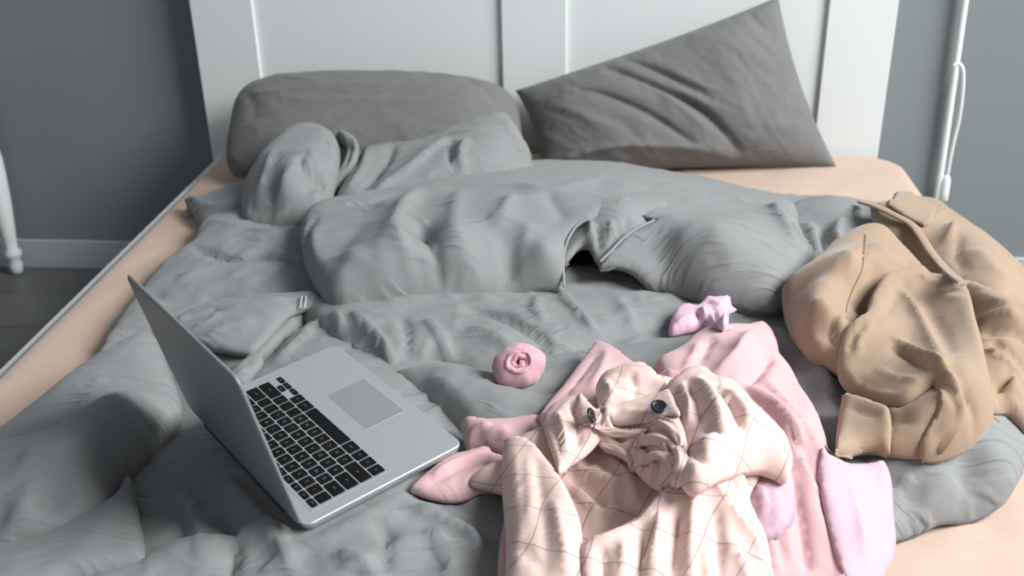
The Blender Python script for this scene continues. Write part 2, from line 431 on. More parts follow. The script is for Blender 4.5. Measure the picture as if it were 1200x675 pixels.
    ln(m_, b1.outputs['Normal'], b2.inputs['Normal']); ln(m_, b2.outputs['Normal'], b.inputs['Normal'])
    return m_
M = {}
M['duvet'] = fabric('duvet_cotton', (.222, .226, .226), (.246, .250, .250), micro=34, mstr=.75)
M['duvet_hem'] = fabric('duvet_hem_cotton', (.27, .28, .285), (.30, .305, .31))
M['duvet_stitch'] = mat('pale_stitching', (.55, .56, .56), .9)
M['pillow'] = fabric('pillow_cotton', (.140, .140, .139), (.165, .165, .163))
M['sheet'] = fabric('sheet_cotton', (.50, .365, .29), (.555, .42, .34), micro=26, mstr=.25)
M['hoodie'] = fabric('hoodie_fleece', (.32, .222, .15), (.36, .255, .175), micro=60, mstr=.03, sheen=.3)
M['hoodie_rib'] = fabric('hoodie_rib_knit', (.32, .225, .15), (.36, .255, .175), micro=60, mstr=.03, sheen=.3)
def rib(m_, an, sc_):
    b = m_.node_tree.nodes['Principled BSDF']; src = b.inputs['Normal'].links[0].from_socket
    tc = nd(m_, 'ShaderNodeTexCoord'); mp = nd(m_, 'ShaderNodeMapping'); mp.inputs['Rotation'].default_value = (0, 0, an)
    wv = nd(m_, 'ShaderNodeTexWave'); wv.inputs['Scale'].default_value = sc_; bu = nd(m_, 'ShaderNodeBump'); bu.inputs['Strength'].default_value = .35; bu.inputs['Distance'].default_value = .001
    ln(m_, tc.outputs['Object'], mp.inputs['Vector']); ln(m_, mp.outputs[0], wv.inputs['Vector']); ln(m_, wv.outputs['Fac'], bu.inputs['Height']); ln(m_, src, bu.inputs['Normal']); ln(m_, bu.outputs['Normal'], b.inputs['Normal'])
rib(M['hoodie_rib'], 1.5, 90)
M['seam'] = mat('hoodie_seam', (.20, .12, .07), .9)
M['pink'] = fabric('pink_jersey', (.56, .345, .36), (.62, .40, .41), micro=60, mstr=.15, sheen=.2)
M['lilac'] = fabric('lilac_jersey', (.52, .35, .42), (.58, .40, .47), micro=60, mstr=.15, sheen=.2)
M['wall'] = fabric('wall_paint', (.192, .212, .218), (.202, .222, .228), weave=300, wstr=.03, micro=4, mstr=.0, rough=.8, sheen=0, mott=1.5)
M['white'] = mat('white_lacquer', (.68, .71, .70), .45)
M['white_trim'] = mat('white_trim_paint', (.42, .44, .45), .6)
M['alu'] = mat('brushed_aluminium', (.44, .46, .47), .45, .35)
M['alu_lid_shaded'] = mat('shaded_lid_aluminium', (.30, .315, .32), .45, .4)  # same aluminium as the base, with the lid's shade darkened into its colour
M['alu_pad'] = mat('glass_trackpad', (.33, .35, .35), .4, .3)
M['key'] = mat('black_key_plastic', (.004, .004, .0045), .55, 0, .25)
M['legend'] = mat('key_legend_print', (.16, .16, .16), .6)
M['screen'] = mat('screen_glass', (.01, .01, .012), .1)
M['rubber'] = mat('dark_hinge_plastic', (.03, .03, .03), .6)
M['thread'] = mat('pale_cord', (.72, .74, .72), .6)
def check_fabric(name, base, base2, line):
    m_ = fabric(name, base, base2, micro=70, mstr=.12, sheen=.1); b = m_.node_tree.nodes['Principled BSDF']
    src = b.inputs['Base Color'].links[0].from_socket
    uv = nd(m_, 'ShaderNodeUVMap'); uv.uv_map = 'cloth'
    sep = nd(m_, 'ShaderNodeSeparateXYZ')
    no = nd(m_, 'ShaderNodeTexNoise'); no.inputs['Scale'].default_value = 9; no.inputs['Detail'].default_value = 0
    ad = nd(m_, 'ShaderNodeVectorMath'); ad.operation = 'MULTIPLY_ADD'; ad.inputs[1].default_value = (.035, .035, 0)
    ln(m_, uv.outputs['UV'], no.inputs['Vector']); ln(m_, no.outputs['Color'], ad.inputs[0]); ln(m_, uv.outputs['UV'], ad.inputs[2])
    ro = nd(m_, 'ShaderNodeVectorRotate'); ro.inputs['Angle'].default_value = .25; ln(m_, ad.outputs[0], ro.inputs['Vector'])
    ln(m_, ro.outputs[0], sep.inputs[0]); fac = []
    for ax in ('X', 'Y'):
        a = nd(m_, 'ShaderNodeMath'); a.operation = 'MULTIPLY'; a.inputs[1].default_value = 1/.058
        ln(m_, sep.outputs[ax], a.inputs[0]); f_ = nd(m_, 'ShaderNodeMath'); f_.operation = 'FRACT'; ln(m_, a.outputs[0], f_.inputs[0])
        c_ = nd(m_, 'ShaderNodeMath'); c_.operation = 'LESS_THAN'; c_.inputs[1].default_value = .026; ln(m_, f_.outputs[0], c_.inputs[0]); fac.append(c_)
    mm = nd(m_, 'ShaderNodeMath'); mm.operation = 'MAXIMUM'; ln(m_, fac[0].outputs[0], mm.inputs[0]); ln(m_, fac[1].outputs[0], mm.inputs[1])
    mm2 = nd(m_, 'ShaderNodeMath'); mm2.operation = 'MULTIPLY'; mm2.inputs[1].default_value = .62; ln(m_, mm.outputs[0], mm2.inputs[0])
    mx = nd(m_, 'ShaderNodeMix'); mx.data_type = 'RGBA'; mx.inputs['B'].default_value = (*line, 1)
    ln(m_, mm2.outputs[0], mx.inputs['Factor']); ln(m_, src, mx.inputs['A']); ln(m_, mx.outputs['Result'], b.inputs['Base Color'])
    return m_
M['check'] = check_fabric('checked_cream_pink_cotton', (.69, .49, .445), (.76, .57, .52), (.16, .13, .13))
# floor boards
def floor_mat():
    m_ = mat('grey_laminate', (.2, .2, .2), .45); b = m_.node_tree.nodes['Principled BSDF']
    tc = nd(m_, 'ShaderNodeTexCoord'); br = nd(m_, 'ShaderNodeTexBrick')
    br.inputs['Color1'].default_value = (.12, .12, .12, 1); br.inputs['Color2'].default_value = (.15, .148, .143, 1); br.inputs['Mortar'].default_value = (.05, .05, .05, 1)
    br.inputs['Mortar Size'].default_value = .002; br.inputs['Brick Width'].default_value = 1.2; br.inputs['Row Height'].default_value = .19; br.inputs['Scale'].default_value = 1
    no = nd(m_, 'ShaderNodeTexNoise'); no.inputs['Scale'].default_value = 6; no.inputs['Detail'].default_value = 8
    mp = nd(m_, 'ShaderNodeMapping'); mp.inputs['Scale'].default_value = (1, 9, 1); ln(m_, tc.outputs['Object'], mp.inputs['Vector']); ln(m_, mp.outputs[0], no.inputs['Vector'])
    ln(m_, tc.outputs['Object'], br.inputs['Vector'])
    mx = nd(m_, 'ShaderNodeMix'); mx.data_type = 'RGBA'; mx.blend_type = 'OVERLAY'; mx.inputs['Factor'].default_value = .5
    ln(m_, br.outputs['Color'], mx.inputs['A']); ln(m_, no.outputs['Color'], mx.inputs['B']); ln(m_, mx.outputs['Result'], b.inputs['Base Color'])
    return m_
M['floor'] = floor_mat()
# ------------------------------------------------------------------ room
WY = 2.655
bm = bmesh.new(); box(bm, -3.2, 3.0, -1.6, WY+.1, -.05, 0); tag(from_bm('floor', bm, M['floor']), kind='structure')
bm = bmesh.new(); box(bm, -3.2, 3.0, WY, WY+.12, 0, 2.6); tag(from_bm('wall_back', bm, M['wall']), kind='structure')
bm = bmesh.new(); box(bm, -3.2, 3.0, WY-.015, WY, 0, .072)
box(bm, -3.2, 3.0, WY-.011, WY, .072, .082, .003); tag(from_bm('baseboard_back', bm, M['white_trim']), kind='structure')

# bed : frame, rails, legs and the panelled white headboard
HX0, HX1, HY = -1.043, .665, 2.588
MX0, MX1, MY0, MY1 = -1.0, .715, .52, 2.575
bed = empty('bed', (HX0/2+HX1/2, 1.6, 0), 'white double bed with a panelled white headboard against the grey wall', 'bed')
bm = bmesh.new(); a_ = .158; b_ = (HX1-HX0-3*a_)/2
box(bm, HX0+.01, HX1-.01, HY+.012, HY+.040, .10, 1.10)
for k in range(3): box(bm, HX0+k*(a_+b_), HX0+k*(a_+b_)+a_, HY, HY+.05, 0.0, 1.06, .002)
box(bm, HX0, HX1, HY-.004, HY+.054, 1.04, 1.14, .004)
from_bm('headboard', bm, M['white'], bed)
for x0, x1 in ((MX0-.026, MX0-.003), (MX1+.001, MX1+.02)):
    bm = bmesh.new(); box(bm, x0, x1, MY0-.02, HY, .14, MT-(.03 if x0 < 0 else .055), .006); from_bm('side_rail', bm, M['white'], bed)
bm = bmesh.new(); box(bm, MX0-.026, MX1+.02, MY0-.05, MY0-.012, .14, MT-.022, .006); from_bm('foot_rail', bm, M['white'], bed)
for x in (MX0+.01, MX1-.04):
    bm = bmesh.new(); box(bm, x-.03, x+.03, MY0-.04, MY0+.02, 0, .14, .004); from_bm('leg', bm, M['white'], bed)
bm = bmesh.new(); box(bm, MX0+.0, MX1-.0, MY0, HY-.02, .15, .175); from_bm('slatted_base', bm, M['white'], bed)

# mattress with the fitted sheet stretched over it
def sheet_box():
    nx, ny = 120, 140; cx, cy = (MX0+MX1)/2, (MY0+MY1)/2; hx, hy = (MX1-MX0)/2, (MY1-MY0)/2; R = .035
    vs = []; fs = []; us = np.linspace(-1, 1, nx); vv = np.linspace(-1, 1, ny)
    U, W_ = np.meshgrid(us, vv)
    X = cx+U*hx; Y = cy+W_*hy
    # rounded corners in plan
    rc = .10; ax = np.abs(U)*hx-(hx-rc); ay = np.abs(W_)*hy-(hy-rc); both = (ax > 0) & (ay > 0)
    k = np.maximum(ax, ay)/np.maximum(np.hypot(ax, ay), 1e-9)
    X = np.where(both, cx+np.sign(U)*(hx-rc+ax*k), X); Y = np.where(both, cy+np.sign(W_)*(hy-rc+ay*k), Y)
    dist = np.minimum(hx-np.abs(X-cx), hy-np.abs(Y-cy)); dist = np.where(both, rc-np.maximum(ax, ay), dist)
    q = 1-np.clip(dist/R, 0, 1); Z = MT-R*(1-np.sqrt(np.clip(1-q*q, 0, 1)))
    Z = Z+.0022*wrinkles(X, Y, .12, 5, 1.2, 3)*np.clip(dist/.05, 0, 1)+.0015*wrinkles(X, Y, .05, 9, .3, 3)*np.clip(dist/.05, 0, 1)-.002
    for a, b, amp in (((800, 205), (840, 230), .006), ((1000, 228), (880, 215), .004), ((1100, 590), (1160, 640), .004), ((1110, 585), (1125, 680), .003), ((990, 200), (1060, 215), .003)):
        A, B = V(*a, 0)[:2], V(*b, 0)[:2]
        d, sd, ar = seg_dist(X, Y, np.array([A, B]), False)
        Z += amp*prof_fold(d, sd, .012, .02)*np.sin(ar*PI)
    vs = [tuple(p) for p in np.stack([X, Y, Z], -1).reshape(-1, 3)]
    for j in range(ny-1):
        for i in range(nx-1): a = j*nx+i; fs.append((a, a+1, a+nx+1, a+nx))
    per = [i for i in range(nx)]+[j*nx+nx-1 for j in range(1, ny)]+[(ny-1)*nx+i for i in range(nx-2, -1, -1)]+[j*nx for j in range(ny-2, 0, -1)]
    prev = per
    for dz, sh in ((.06, .0), (.14, .0), (.175, .012)):
        base = len(vs)
        for i in per:
            x, y, z = vs[i]; d = math.hypot(x-cx, y-cy)
            vs.append((x-(x-cx)/d*sh, y-(y-cy)/d*sh, MT-R-dz+.02))
        cur = list(range(base, base+len(per)))
        for i in range(len(per)):
            j = (i+1) % len(per); fs.append((prev[j], prev[i], cur[i], cur[j]))
        prev = cur
    fs.append(tuple(prev))
    return mesh('fitted_sheet', vs, fs)
mattress = empty('mattress', ((MX0+MX1)/2, 1.6, .17), 'mattress under a peach fitted sheet on the white bed', 'mattress')
link('fitted_sheet', sheet_box(), M['sheet'], mattress)
GZ[:] = np.where((GXX > MX0) & (GXX < MX1), 0.0, -.03)

# white turned-leg table at the far left
fl = V(38, 306, -MT); lx, ly = fl[0], min(fl[1], WY-.06)
tbl = empty('console_table', (lx-.45, ly-.16, 0), 'white table with slender turned legs by the grey wall at left', 'table')
prof = [(.010, 0), (.016, .008), (.019, .03), (.014, .045), (.022, .055), (.024, .068), (.016, .080), (.018, .1), (.027, .2), (.031, .28), (.032, .34), (.026, .395),
        (.030, .402), (.030, .412), (.022, .420), (.034, .44), (.037, .465), (.030, .49), (.020, .5), (.021, .512), (.030, .52), (.032, .56), (.032, .70)]
for dx, dy in ((0, 0), (-.9, 0), (0, -.33), (-.9, -.33)):
    if dy < 0: continue
    bm = bmesh.new(); lathe(bm, prof, 24, lx+dx, ly+dy); from_bm('leg', bm, M['white'], tbl, True)
bm = bmesh.new(); box(bm, lx-.95, lx+.05, ly-.38, ly+.04, .74, .765, .004); from_bm('tabletop', bm, M['white'], tbl)
bm = bmesh.new(); box(bm, lx-.92, lx+.02, ly-.33, ly+.02, .66, .74, .003); from_bm('apron', bm, M['white'], tbl)
for dx in (0, -.9):
    bm = bmesh.new(); lathe(bm, prof, 24, lx+dx, ly-.31); from_bm('leg', bm, M['white'], tbl, True)

# blind cord hanging by the wall at the right
CY = WY-.022
c0, c1 = onY(1132, -8, CY), onY(1094, 262, CY)
cord = empty('blind_cord', tuple(c1), 'white blind cord with a looped end hanging against the grey wall', 'cord')
dirv = (c0-c1); top = c0+dirv*2.2; bot = c1-dirv*.08
link('wand', tube_mesh([bot, c1, c0, top], .0085, 12), M['thread'], cord)
lp = [onY(x, y, CY-.006) for x, y in ((1117, 77), (1122, 74), (1127, 78), (1129, 88), (1128, 110), (1124, 140), (1118, 165), (1113, 190), (1110, 208))]
link('loop_cord', tube_mesh(crom(np.array(lp), False, n=5), .0042, 8), M['thread'], cord)
ta, tb_ = onY(1110, 205, CY-.006), onY(1105, 236, CY-.006)
link('tassel', tube_mesh([ta+(tb_-ta)*s for s in (0, .08, .2, .6, .92, 1)], [.004, .008, .0105, .0115, .012, .006], 12), M['thread'], cord)

# ------------------------------------------------------------------ pillows
def pillow(name, corners, T, folds, label, pinch=.07, nz=(), seed=0, ear=.10, powr=2.6, down=.45, rnd=0.):
    """corners bl, br, tr, tl (front view); thickness T; folds in u,v of the front face"""
    bl, br, tr, tl = [np.array(c, float) for c in corners]; n = 96
    s = np.linspace(-1, 1, n); U, W_ = np.meshgrid(s, s)
    # sides bow inwards between the pointed corners
    Ub = U*(1-pinch*(1-W_**2)); Wb = W_*(1-pinch*(1-U**2))
    Ub, Wb = Ub*np.sqrt(1-rnd*W_**4), Wb*np.sqrt(1-rnd*U**4)
    a, b = (Ub+1)/2, (Wb+1)/2
    P_ = (bl*(1-a)[..., None]+br*a[..., None])*(1-b)[..., None]+(tl*(1-a)[..., None]+tr*a[..., None])*b[..., None]
    nn = np.cross(br-bl, tl-bl); nn = nn+np.cross(br-tr, tl-tr)*-1; nn /= np.linalg.norm(nn)
    prof = (np.clip(1-np.abs(U)**powr, 0, 1)*np.clip(1-np.abs(W_)**powr, 0, 1))**.55
    h = T*.5*prof
    Lu = (np.linalg.norm(br-bl)+np.linalg.norm(tr-tl))/2; Lv = (np.linalg.norm(tl-bl)+np.linalg.norm(tr-br))/2
    X, Y = U*Lu/2, W_*Lv/2
    fz = np.zeros_like(X)
    edge = np.clip((1-np.maximum(np.abs(U), np.abs(W_)))/.06, 0, 1)
    for q in folds:
        wp = crom(np.array(q[0], float)*np.array([Lu/2, Lv/2]), False, n=6)
        d, sd, ar = seg_dist(X, Y, wp, False)
        fz += q[1]*prof_fold(d, sd, q[2], q[3] if len(q) > 3 else q[2], q[4] if len(q) > 4 else .3)*np.sqrt(np.clip(np.sin(ar*PI), 0, 1))
    for q in nz: fz += q[0]*wrinkles(X, Y, q[1], seed+q[2], q[3], 2.5)
    top = P_+nn*(h+fz*(edge*.8+.2))[..., None]; bot_ = P_-nn*(h*down)[..., None]
    vs = [tuple(p) for p in top.reshape(-1, 3)]; off = len(vs); vs += [tuple(p) for p in bot_.reshape(-1, 3)]; fs = []
    for j in range(n-1):
        for i in range(n-1):
            k = j*n+i; fs.append((k, k+1, k+n+1, k+n))
            fs.append((off+k, off+k+n, off+k+n+1, off+k+1))
    per = [i for i in range(n)]+[j*n+n-1 for j in range(1, n)]+[(n-1)*n+i for i in range(n-2, -1, -1)]+[j*n for j in range(n-2, 0, -1)]
    for i in range(len(per)):
        j = (i+1) % len(per); fs.append((per[i], off+per[i], off+per[j], per[j]))
    me = mesh(name, vs, fs); bm = bmesh.new(); bm.from_mesh(me); bmesh.ops.remove_doubles(bm, verts=bm.verts, dist=.0003)
    bmesh.ops.recalc_face_normals(bm, faces=bm.faces); bm.to_mesh(me); bm.free()
    o = link(name, me, M['pillow']); tag(o, label, 'pillow', 'grey pillows against the headboard'); return o
p1 = pillow('pillow', [V(258, 212, .02), V(618, 214, .02), onY(605, 101, 2.53), onY(280, 97, 2.53)], .21,
  [([(-.9, .2), (-.3, .32), (.3, .28), (.8, .4)], .006, .03), ([(-.7, -.1), (0, 0), (.7, -.05)], .005, .03), ([(-.95, .6), (-.8, .2), (-.75, -.3)], -.006, .015),
   ([(.55, .9), (.75, .5), (.9, .1)], -.006, .012), ([(-.5, .85), (0, .7), (.4, .85)], .004, .02)],
  'plump grey pillow lying level at the left end of the headboard', pinch=.0, nz=((.005, .08, 1, .1), (.002, .035, 2, .3)), seed=3, powr=3.6, rnd=.17)
p2 = pillow('pillow', [V(634, 206, .0), V(980, 195, .0), onY(912, -4, 2.56), onY(604, 106, 2.52)], .21,
  [([(-.35, .85), (-.1, .35), (.2, -.2), (.38, -.85)], -.026, .012, .024, .15), ([(-.6, .6), (-.25, .05), (.08, -.7)], -.016, .012, .02, .2),
   ([(-.2, .9), (.05, .4), (.3, -.05)], -.014, .010, .02, .15), ([(-.25, .6), (.0, .1), (.2, -.5)], .012, .014), ([(-.85, .5), (-.6, .0), (-.4, -.6)], .008, .03),
   ([(-.95, -.8), (-.5, -.6), (0, -.72), (.3, -.9)], .012, .02), ([(.3, .95), (.55, .6), (.8, .2)], .008, .03), ([(.45, -.8), (.65, -.5), (.9, -.55)], .008, .025), ([(.75, .95), (.8, .75), (.9, .6)], -.008, .015),
   ([(.4, .6), (.5, .1), (.48, -.5)], .010, .04)],
  'slanting grey pillow with one corner high up the headboard, on the right', pinch=.05, nz=((.004, .08, 1, -.95), (.002, .03, 2, -.95)), seed=5, powr=2.8)
# ------------------------------------------------------------------ duvet : layers of one crumpled quilt
DV = []
# spread part lying on the mattress
DV.append(layer(
 [(240,264,.02),(222,292,.02),(190,313,.02),(172,334,.02),(156,356,.02),(138,380,.02),(112,416,.02),(78,450,.02),(50,476,.02),(20,499,.02),(-30,540,.02),(-110,620,.02),(-200,760,.02),(-150,900,.02),
  (300,880,.02),(700,800,.02),(900,705,.02),(990,655,.02),(1052,627,.02),(1100,612,.02),(1165,596,.02),(1184,584,.025),(1199,556,.03),(1222,500,.03),(1225,440,.03),
  (1190,370,.03),(1120,310,.03),(1070,275,.03),(1022,246,.035),(960,240,.03),(915,236,.02),(820,222,.02),(700,215,.02),(600,205,.02),(480,190,.02),(390,200,.02),(300,240,.02)],
 ctrl=[(250,300,.05),(330,290,.055),(230,350,.045),(300,340,.05),(300,400,.045),(200,400,.022),(140,420,.018),(60,520,.02),(180,520,.02),(170,375,.04),(100,470,.02),(230,540,.03),(260,580,.04),(320,640,.055),(200,640,.05),
       (300,470,.05),(350,450,.075),(420,500,.078),(470,560,.075),(330,560,.06),(400,640,.072),(500,625,.062),(560,600,.05),(620,640,.055),(800,640,.06),(450,420,.055),(560,500,.055),(700,470,.06),
       (900,450,.06),(980,470,.065),(960,520,.055),(1000,560,.065),(1100,540,.08),(1160,530,.08),(1060,585,.06),(1130,570,.06),(1050,400,.06),(1000,300,.06),(975,265,.06),(600,300,.05),(800,300,.05),(450,300,.05),(500,780,.05),(100,760,.05)],
 folds=[([(222,291),(277,304),(312,300),(356,309)],-.016,.007,.016,.1),
   ([(240,262),(290,272),(350,282)],.008,.03),
   ([(173,342),(200,353),(240,352),(275,352)],-.008,.014),
   ([(205,330),(260,320),(330,318)],.010,.022),
   ([(180,397),(120,424),(70,456)],-.012,.008,.02,.1),([(374,357),(345,382),(318,408),(300,428)],-.022,.009,.010,.15),([(396,362),(368,385),(335,415),(318,432)],.008,.008,.010),
   # front, between the laptop and the lower edge
   ([(260,560),(320,630),(345,680)],.010,.012),([(190,560),(230,610),(240,670)],.008,.012),([(262,600),(275,640),(268,690)],-.010,.010),
   ([(205,580),(215,620),(200,650)],-.008,.01),([(170,650),(240,645),(300,628),(350,628)],.014,.010,.02,.15),
   ([(360,640),(420,612),(480,606)],.011,.010),([(470,598),(510,610),(555,636),(562,660)],.013,.008,.014,.1),([(500,625),(525,655),(530,690)],.010,.009),([(440,650),(500,640),(560,650)],.008,.012),
   ([(390,650),(430,665),(450,690)],.009,.012),([(545,600),(570,590),(595,590)],.009,.010),([(480,575),(520,585),(560,583)],-.008,.012),([(440,610),(455,640),(440,680)],-.008,.01),
   # right, rolled edge with its small puckers
   ([(1040,600),(1055,575),(1075,560)],.008,.007,.012,.1),([(1080,598),(1095,575),(1115,562)],.006,.008,.012,.1),([(1108,600),(1118,570),(1112,555)],.006,.006),([(1130,585),(1150,565),(1165,560)],.005,.008),
   ([(960,520),(985,548),(1050,560)],-.01,.014),([(940,400),(960,440),(975,480)],.01,.02),([(870,395),(920,400),(960,450),(980,500)],.012,.02,.03)],
 r=.09, e=.035, t=.03, sp=.0085, fa=1.3, nz=((.0065,.085,21,.5),(.003,.035,22,1.0)), crumple=(1.016,70,.012,.4,.002,3)))

# puffy roll at the lower left
DV.append(layer(
 [(214,488,.045),(197,430,.060),(182,399,.065),(150,407,.066),(118,423,.064),(78,450,.055),(48,476,.045),(18,499,.035),(-40,545,.03),(-140,640,.03),(-120,700,.045),(-40,655,.055),(20,640,.06),(60,628,.06),(100,611,.058),(128,593,.05),(140,572,.045),(155,552,.042),(185,520,.042)],
 ctrl=[(140,470,.115),(110,540,.125),(70,540,.115),(30,580,.115),(0,620,.09),(170,455,.085),(80,490,.09),(60,600,.11),(-60,620,.10)],
 folds=[([(140,580),(134,565),(138,552)],-.006,.006,.010,.1),([(20,540),(60,530),(120,540)],.008,.03),([(160,470),(120,510),(80,550)],.008,.03),([(15,560),(30,590),(50,620)],-.005,.015)],
 r=.06, e=.035, t=.05, nz=((.003,.09,31,.7),(.0015,.03,32,.7)), crumple=(1.02,50,.02,.25,.0015,5)))
# smooth flap in the lower left corner
DV.append(layer(
 [(149,558,.055),(158,580,.055),(164,610,.055),(170,652,.055),(150,662,.055),(60,690,.055),(-60,760,.05),(-140,700,.05),(-40,640,.05),(60,615,.05),(128,588,.05)],
 ctrl=[(100,635,.072),(30,665,.072),(145,600,.066)], folds=[([(160,590),(120,620),(60,650)],.004,.03)],
 r=.02, e=.01, t=.02, sp=.008, nz=((.003,.08,41,.4),)))
# lobe beside the laptop lid, its hem showing at the right tip
DV.append(layer(
 [(212,392,.055),(206,376,.055),(238,358,.06),(268,351,.062),(296,347,.065),(340,345,.07),(366,343,.075),(377,349,.075),(372,356,.07),(352,363,.068),(338,371,.065),(328,382,.062),(314,397,.06),(299,412,.058),(284,413,.058),(262,410,.058),(238,405,.056)],
 ctrl=[(290,375,.074),(250,380,.07),(330,360,.078)],
 folds=[([(214,374),(236,368),(258,361)],-.010,.005,.008,.1),([(240,395),(262,385),(300,378)],.005,.014),([(258,365),(300,356),(340,352)],.006,.012),([(225,385),(245,378),(258,366)],.006,.007)],
 r=.012, e=.006, t=.012, sp=.006, nz=((.0025,.04,51,.3),(.001,.02,52,.3))))
# small fold with stitched hem lower down
DV.append(layer(
 [(268,440,.06),(280,428,.062),(297,414,.064),(304,418,.064),(309,424,.062),(300,436,.06),(289,452,.058),(270,462,.05),(250,455,.05)],
 ctrl=[(285,434,.072)], folds=[([(284,425),(300,428)],-.004,.004),([(272,446),(292,432)],.004,.005)], r=.012, e=.008, t=.012, sp=.0045))
# middle roll
DV.append(layer(
 [(352,366,.045),(366,355,.06),(400,352,.065),(450,348,.065),(530,340,.065),(600,326,.065),(660,318,.065),(720,314,.06),(800,326,.055),(870,342,.05),(935,352,.045),(938,368,.045),(905,374,.05),(872,379,.05),(840,383,.05),(800,393,.05),(760,400,.05),(713,411,.048),(672,424,.045),(640,438,.04),(600,448,.04),(572,450,.04),(545,444,.04),(512,438,.04),(480,442,.04),(458,448,.04),(436,430,.045),(404,408,.05),(378,394,.05)],
 ctrl=[(410,380,.078),(480,378,.080),(480,410,.074),(550,372,.081),(600,395,.082),(650,352,.080),(700,372,.080),(760,362,.075),(840,358,.070),(560,422,.064),(640,415,.062)],
 folds=[([(392,368),(400,385),(392,398)],.010,.007),([(408,366),(430,385),(450,405),(460,438)],.012,.006,.012,.1),([(398,395),(430,402),(455,412)],-.008,.008),
  ([(497,376),(515,395),(530,430)],.012,.007,.012,.1),([(470,370),(478,400),(470,435)],-.009,.009),([(540,362),(580,368),(612,380),(636,400),(642,432)],-.016,.010,.018,.15),
  ([(545,385),(580,395),(610,425)],.009,.012),([(655,342),(672,362),(690,382),(708,400)],.010,.004,.009,.08),([(632,346),(628,365),(640,380)],.008,.007),([(720,350),(740,375),(735,395)],.006,.01),
  ([(700,345),(760,350),(830,345)],.006,.018),([(780,370),(830,362),(890,368)],.006,.014),([(440,355),(520,350),(590,352)],.006,.014),([(505,400),(495,420),(490,436)],.007,.006)],
 r=.04, e=.018, t=.03, fa=1.2, nz=((.0045,.06,61,.4),(.0022,.026,62,-.6)), crumple=(1.014,60,.015,.4,.0018,7)))
# lower mound between the laptop and the pink clothes
DV.append(layer(
 [(440,440,.045),(458,443,.05),(480,435,.055),(512,430,.055),(548,434,.055),(580,444,.05),(640,441,.045),(675,430,.045),(720,414,.045),(770,402,.045),(840,392,.045),(900,400,.02),(950,450,.01),(930,560,.01),(700,590,.01),(600,570,.02),(560,540,.045),(520,500,.05),(470,460,.05)],
 ctrl=[(520,450,.085),(560,480,.085),(640,470,.085),(700,440,.085),(800,420,.085),(600,520,.07),(860,440,.085)],
 folds=[([(560,440),(640,455),(700,440),(760,425)],-.010,.02),([(500,440),(540,470),(560,500)],.007,.02),([(620,500),(650,470),(690,440)],.008,.016),([(480,445),(505,470),(540,520)],-.006,.014)],
 r=.08, e=.025, t=.03, nz=((.004,.08,71,.2),(.0015,.03,72,-.6)), crumple=(1.015,50,.02,.22,.001,9)))
# far right stretch of quilt reaching under the hoodie
DV.append(layer(
 [(905,300,.05),(915,262,.06),(926,246,.06),(945,239,.07),(966,236,.08),(1000,240,.08),(1030,248,.07),(1060,280,.06),(1080,330,.05),(1000,350,.05),(940,340,.05)],
 ctrl=[(985,250,.11),(960,280,.09),(1000,285,.10)],
 folds=[([(990,255),(980,275),(990,300)],.014,.010,.012,.15),([(945,262),(955,280),(960,300)],.010,.008),([(968,262),(965,285),(975,305)],-.012,.010)],
 r=.03, e=.02, t=.03, nz=((.003,.05,81,.2),)))
# tent of quilt rising towards the pillows
DV.append(layer(
 [(384,262,.05),(392,236,.08),(404,214,.09),(418,196,.09),(430,172,.09),(462,166,.10),(490,170,.105),(520,158,.12),(560,144,.145),(588,137,.155),(600,142,.15),(612,160,.13),(622,180,.10),(632,205,.08),(700,212,.06),(640,240,.06),(520,262,.06),(430,275,.06)],
 ctrl=[(560,165,.165),(590,165,.155),(540,190,.15),(590,190,.14),(500,200,.14),(450,215,.12),(480,185,.12),(425,215,.115)],
 folds=[([(548,163),(540,182),(546,205)],.014,.008,.012,.1),([(530,165),(528,185),(535,200)],-.012,.008),([(588,140),(604,165),(620,195)],.008,.010),([(530,160),(490,192),(450,222),(425,245)],.018,.012,.022,.15),
   ([(430,175),(424,200),(404,230)],.012,.010),([(462,168),(445,200),(420,230)],-.018,.014,.02,.15),([(570,200),(520,205),(470,225)],-.008,.010)],
 r=.03, e=.02, t=.05, nz=((.003,.05,91,.9),(.0015,.025,92,.9))))
# corner of the quilt lying out flat at the far left
DV.append(layer(
 [(216,233,.03,1),(245,230,.04),(268,220,.05),(290,214,.06),(310,215,.06),(312,255,.05),(292,252,.045),(268,258,.035),(246,264,.025),(234,262,.02),(226,250,.025)],
 ctrl=[(260,240,.058),(285,232,.075)], folds=[([(218,236),(250,243),(290,236)],.008,.01),([(240,258),(262,250),(290,246)],-.008,.006)],
 r=.02, e=.012, t=.02, sp=.006, nz=((.003,.04,95,.9),)))
# rounded knob beside the left pillow
DV.append(layer(
 [(286,262,.05),(283,240,.07),(285,222,.09),(293,205,.11),(305,188,.125),(322,170,.14),(340,158,.15),(358,153,.155),(378,154,.155),(392,162,.15),(398,175,.14),(398,195,.125),(394,215,.11),(388,232,.095),(372,248,.08),(352,260,.065),(335,266,.055),(318,269,.05),(300,268,.048)],
 ctrl=[(330,210,.15),(356,188,.17),(322,235,.12),(360,222,.14),(300,235,.10),(345,170,.17)],
 folds=[([(386,165),(394,185),(386,205)],.008,.008),([(352,182),(358,200),(376,212),(385,218)],-.013,.005,.009,.12),([(350,206),(366,218),(382,226)],-.012,.005,.009,.12),([(362,176),(372,196),(386,206)],.006,.007),
   ([(290,240),(305,252),(325,262)],-.009,.007),([(322,175),(310,205),(300,240)],.006,.015),([(340,260),(360,246),(384,236)],.008,.007)],
 r=.055, e=.035, t=.045, sp=.0065, fa=1.7, nz=((.0035,.05,97,.9),)))
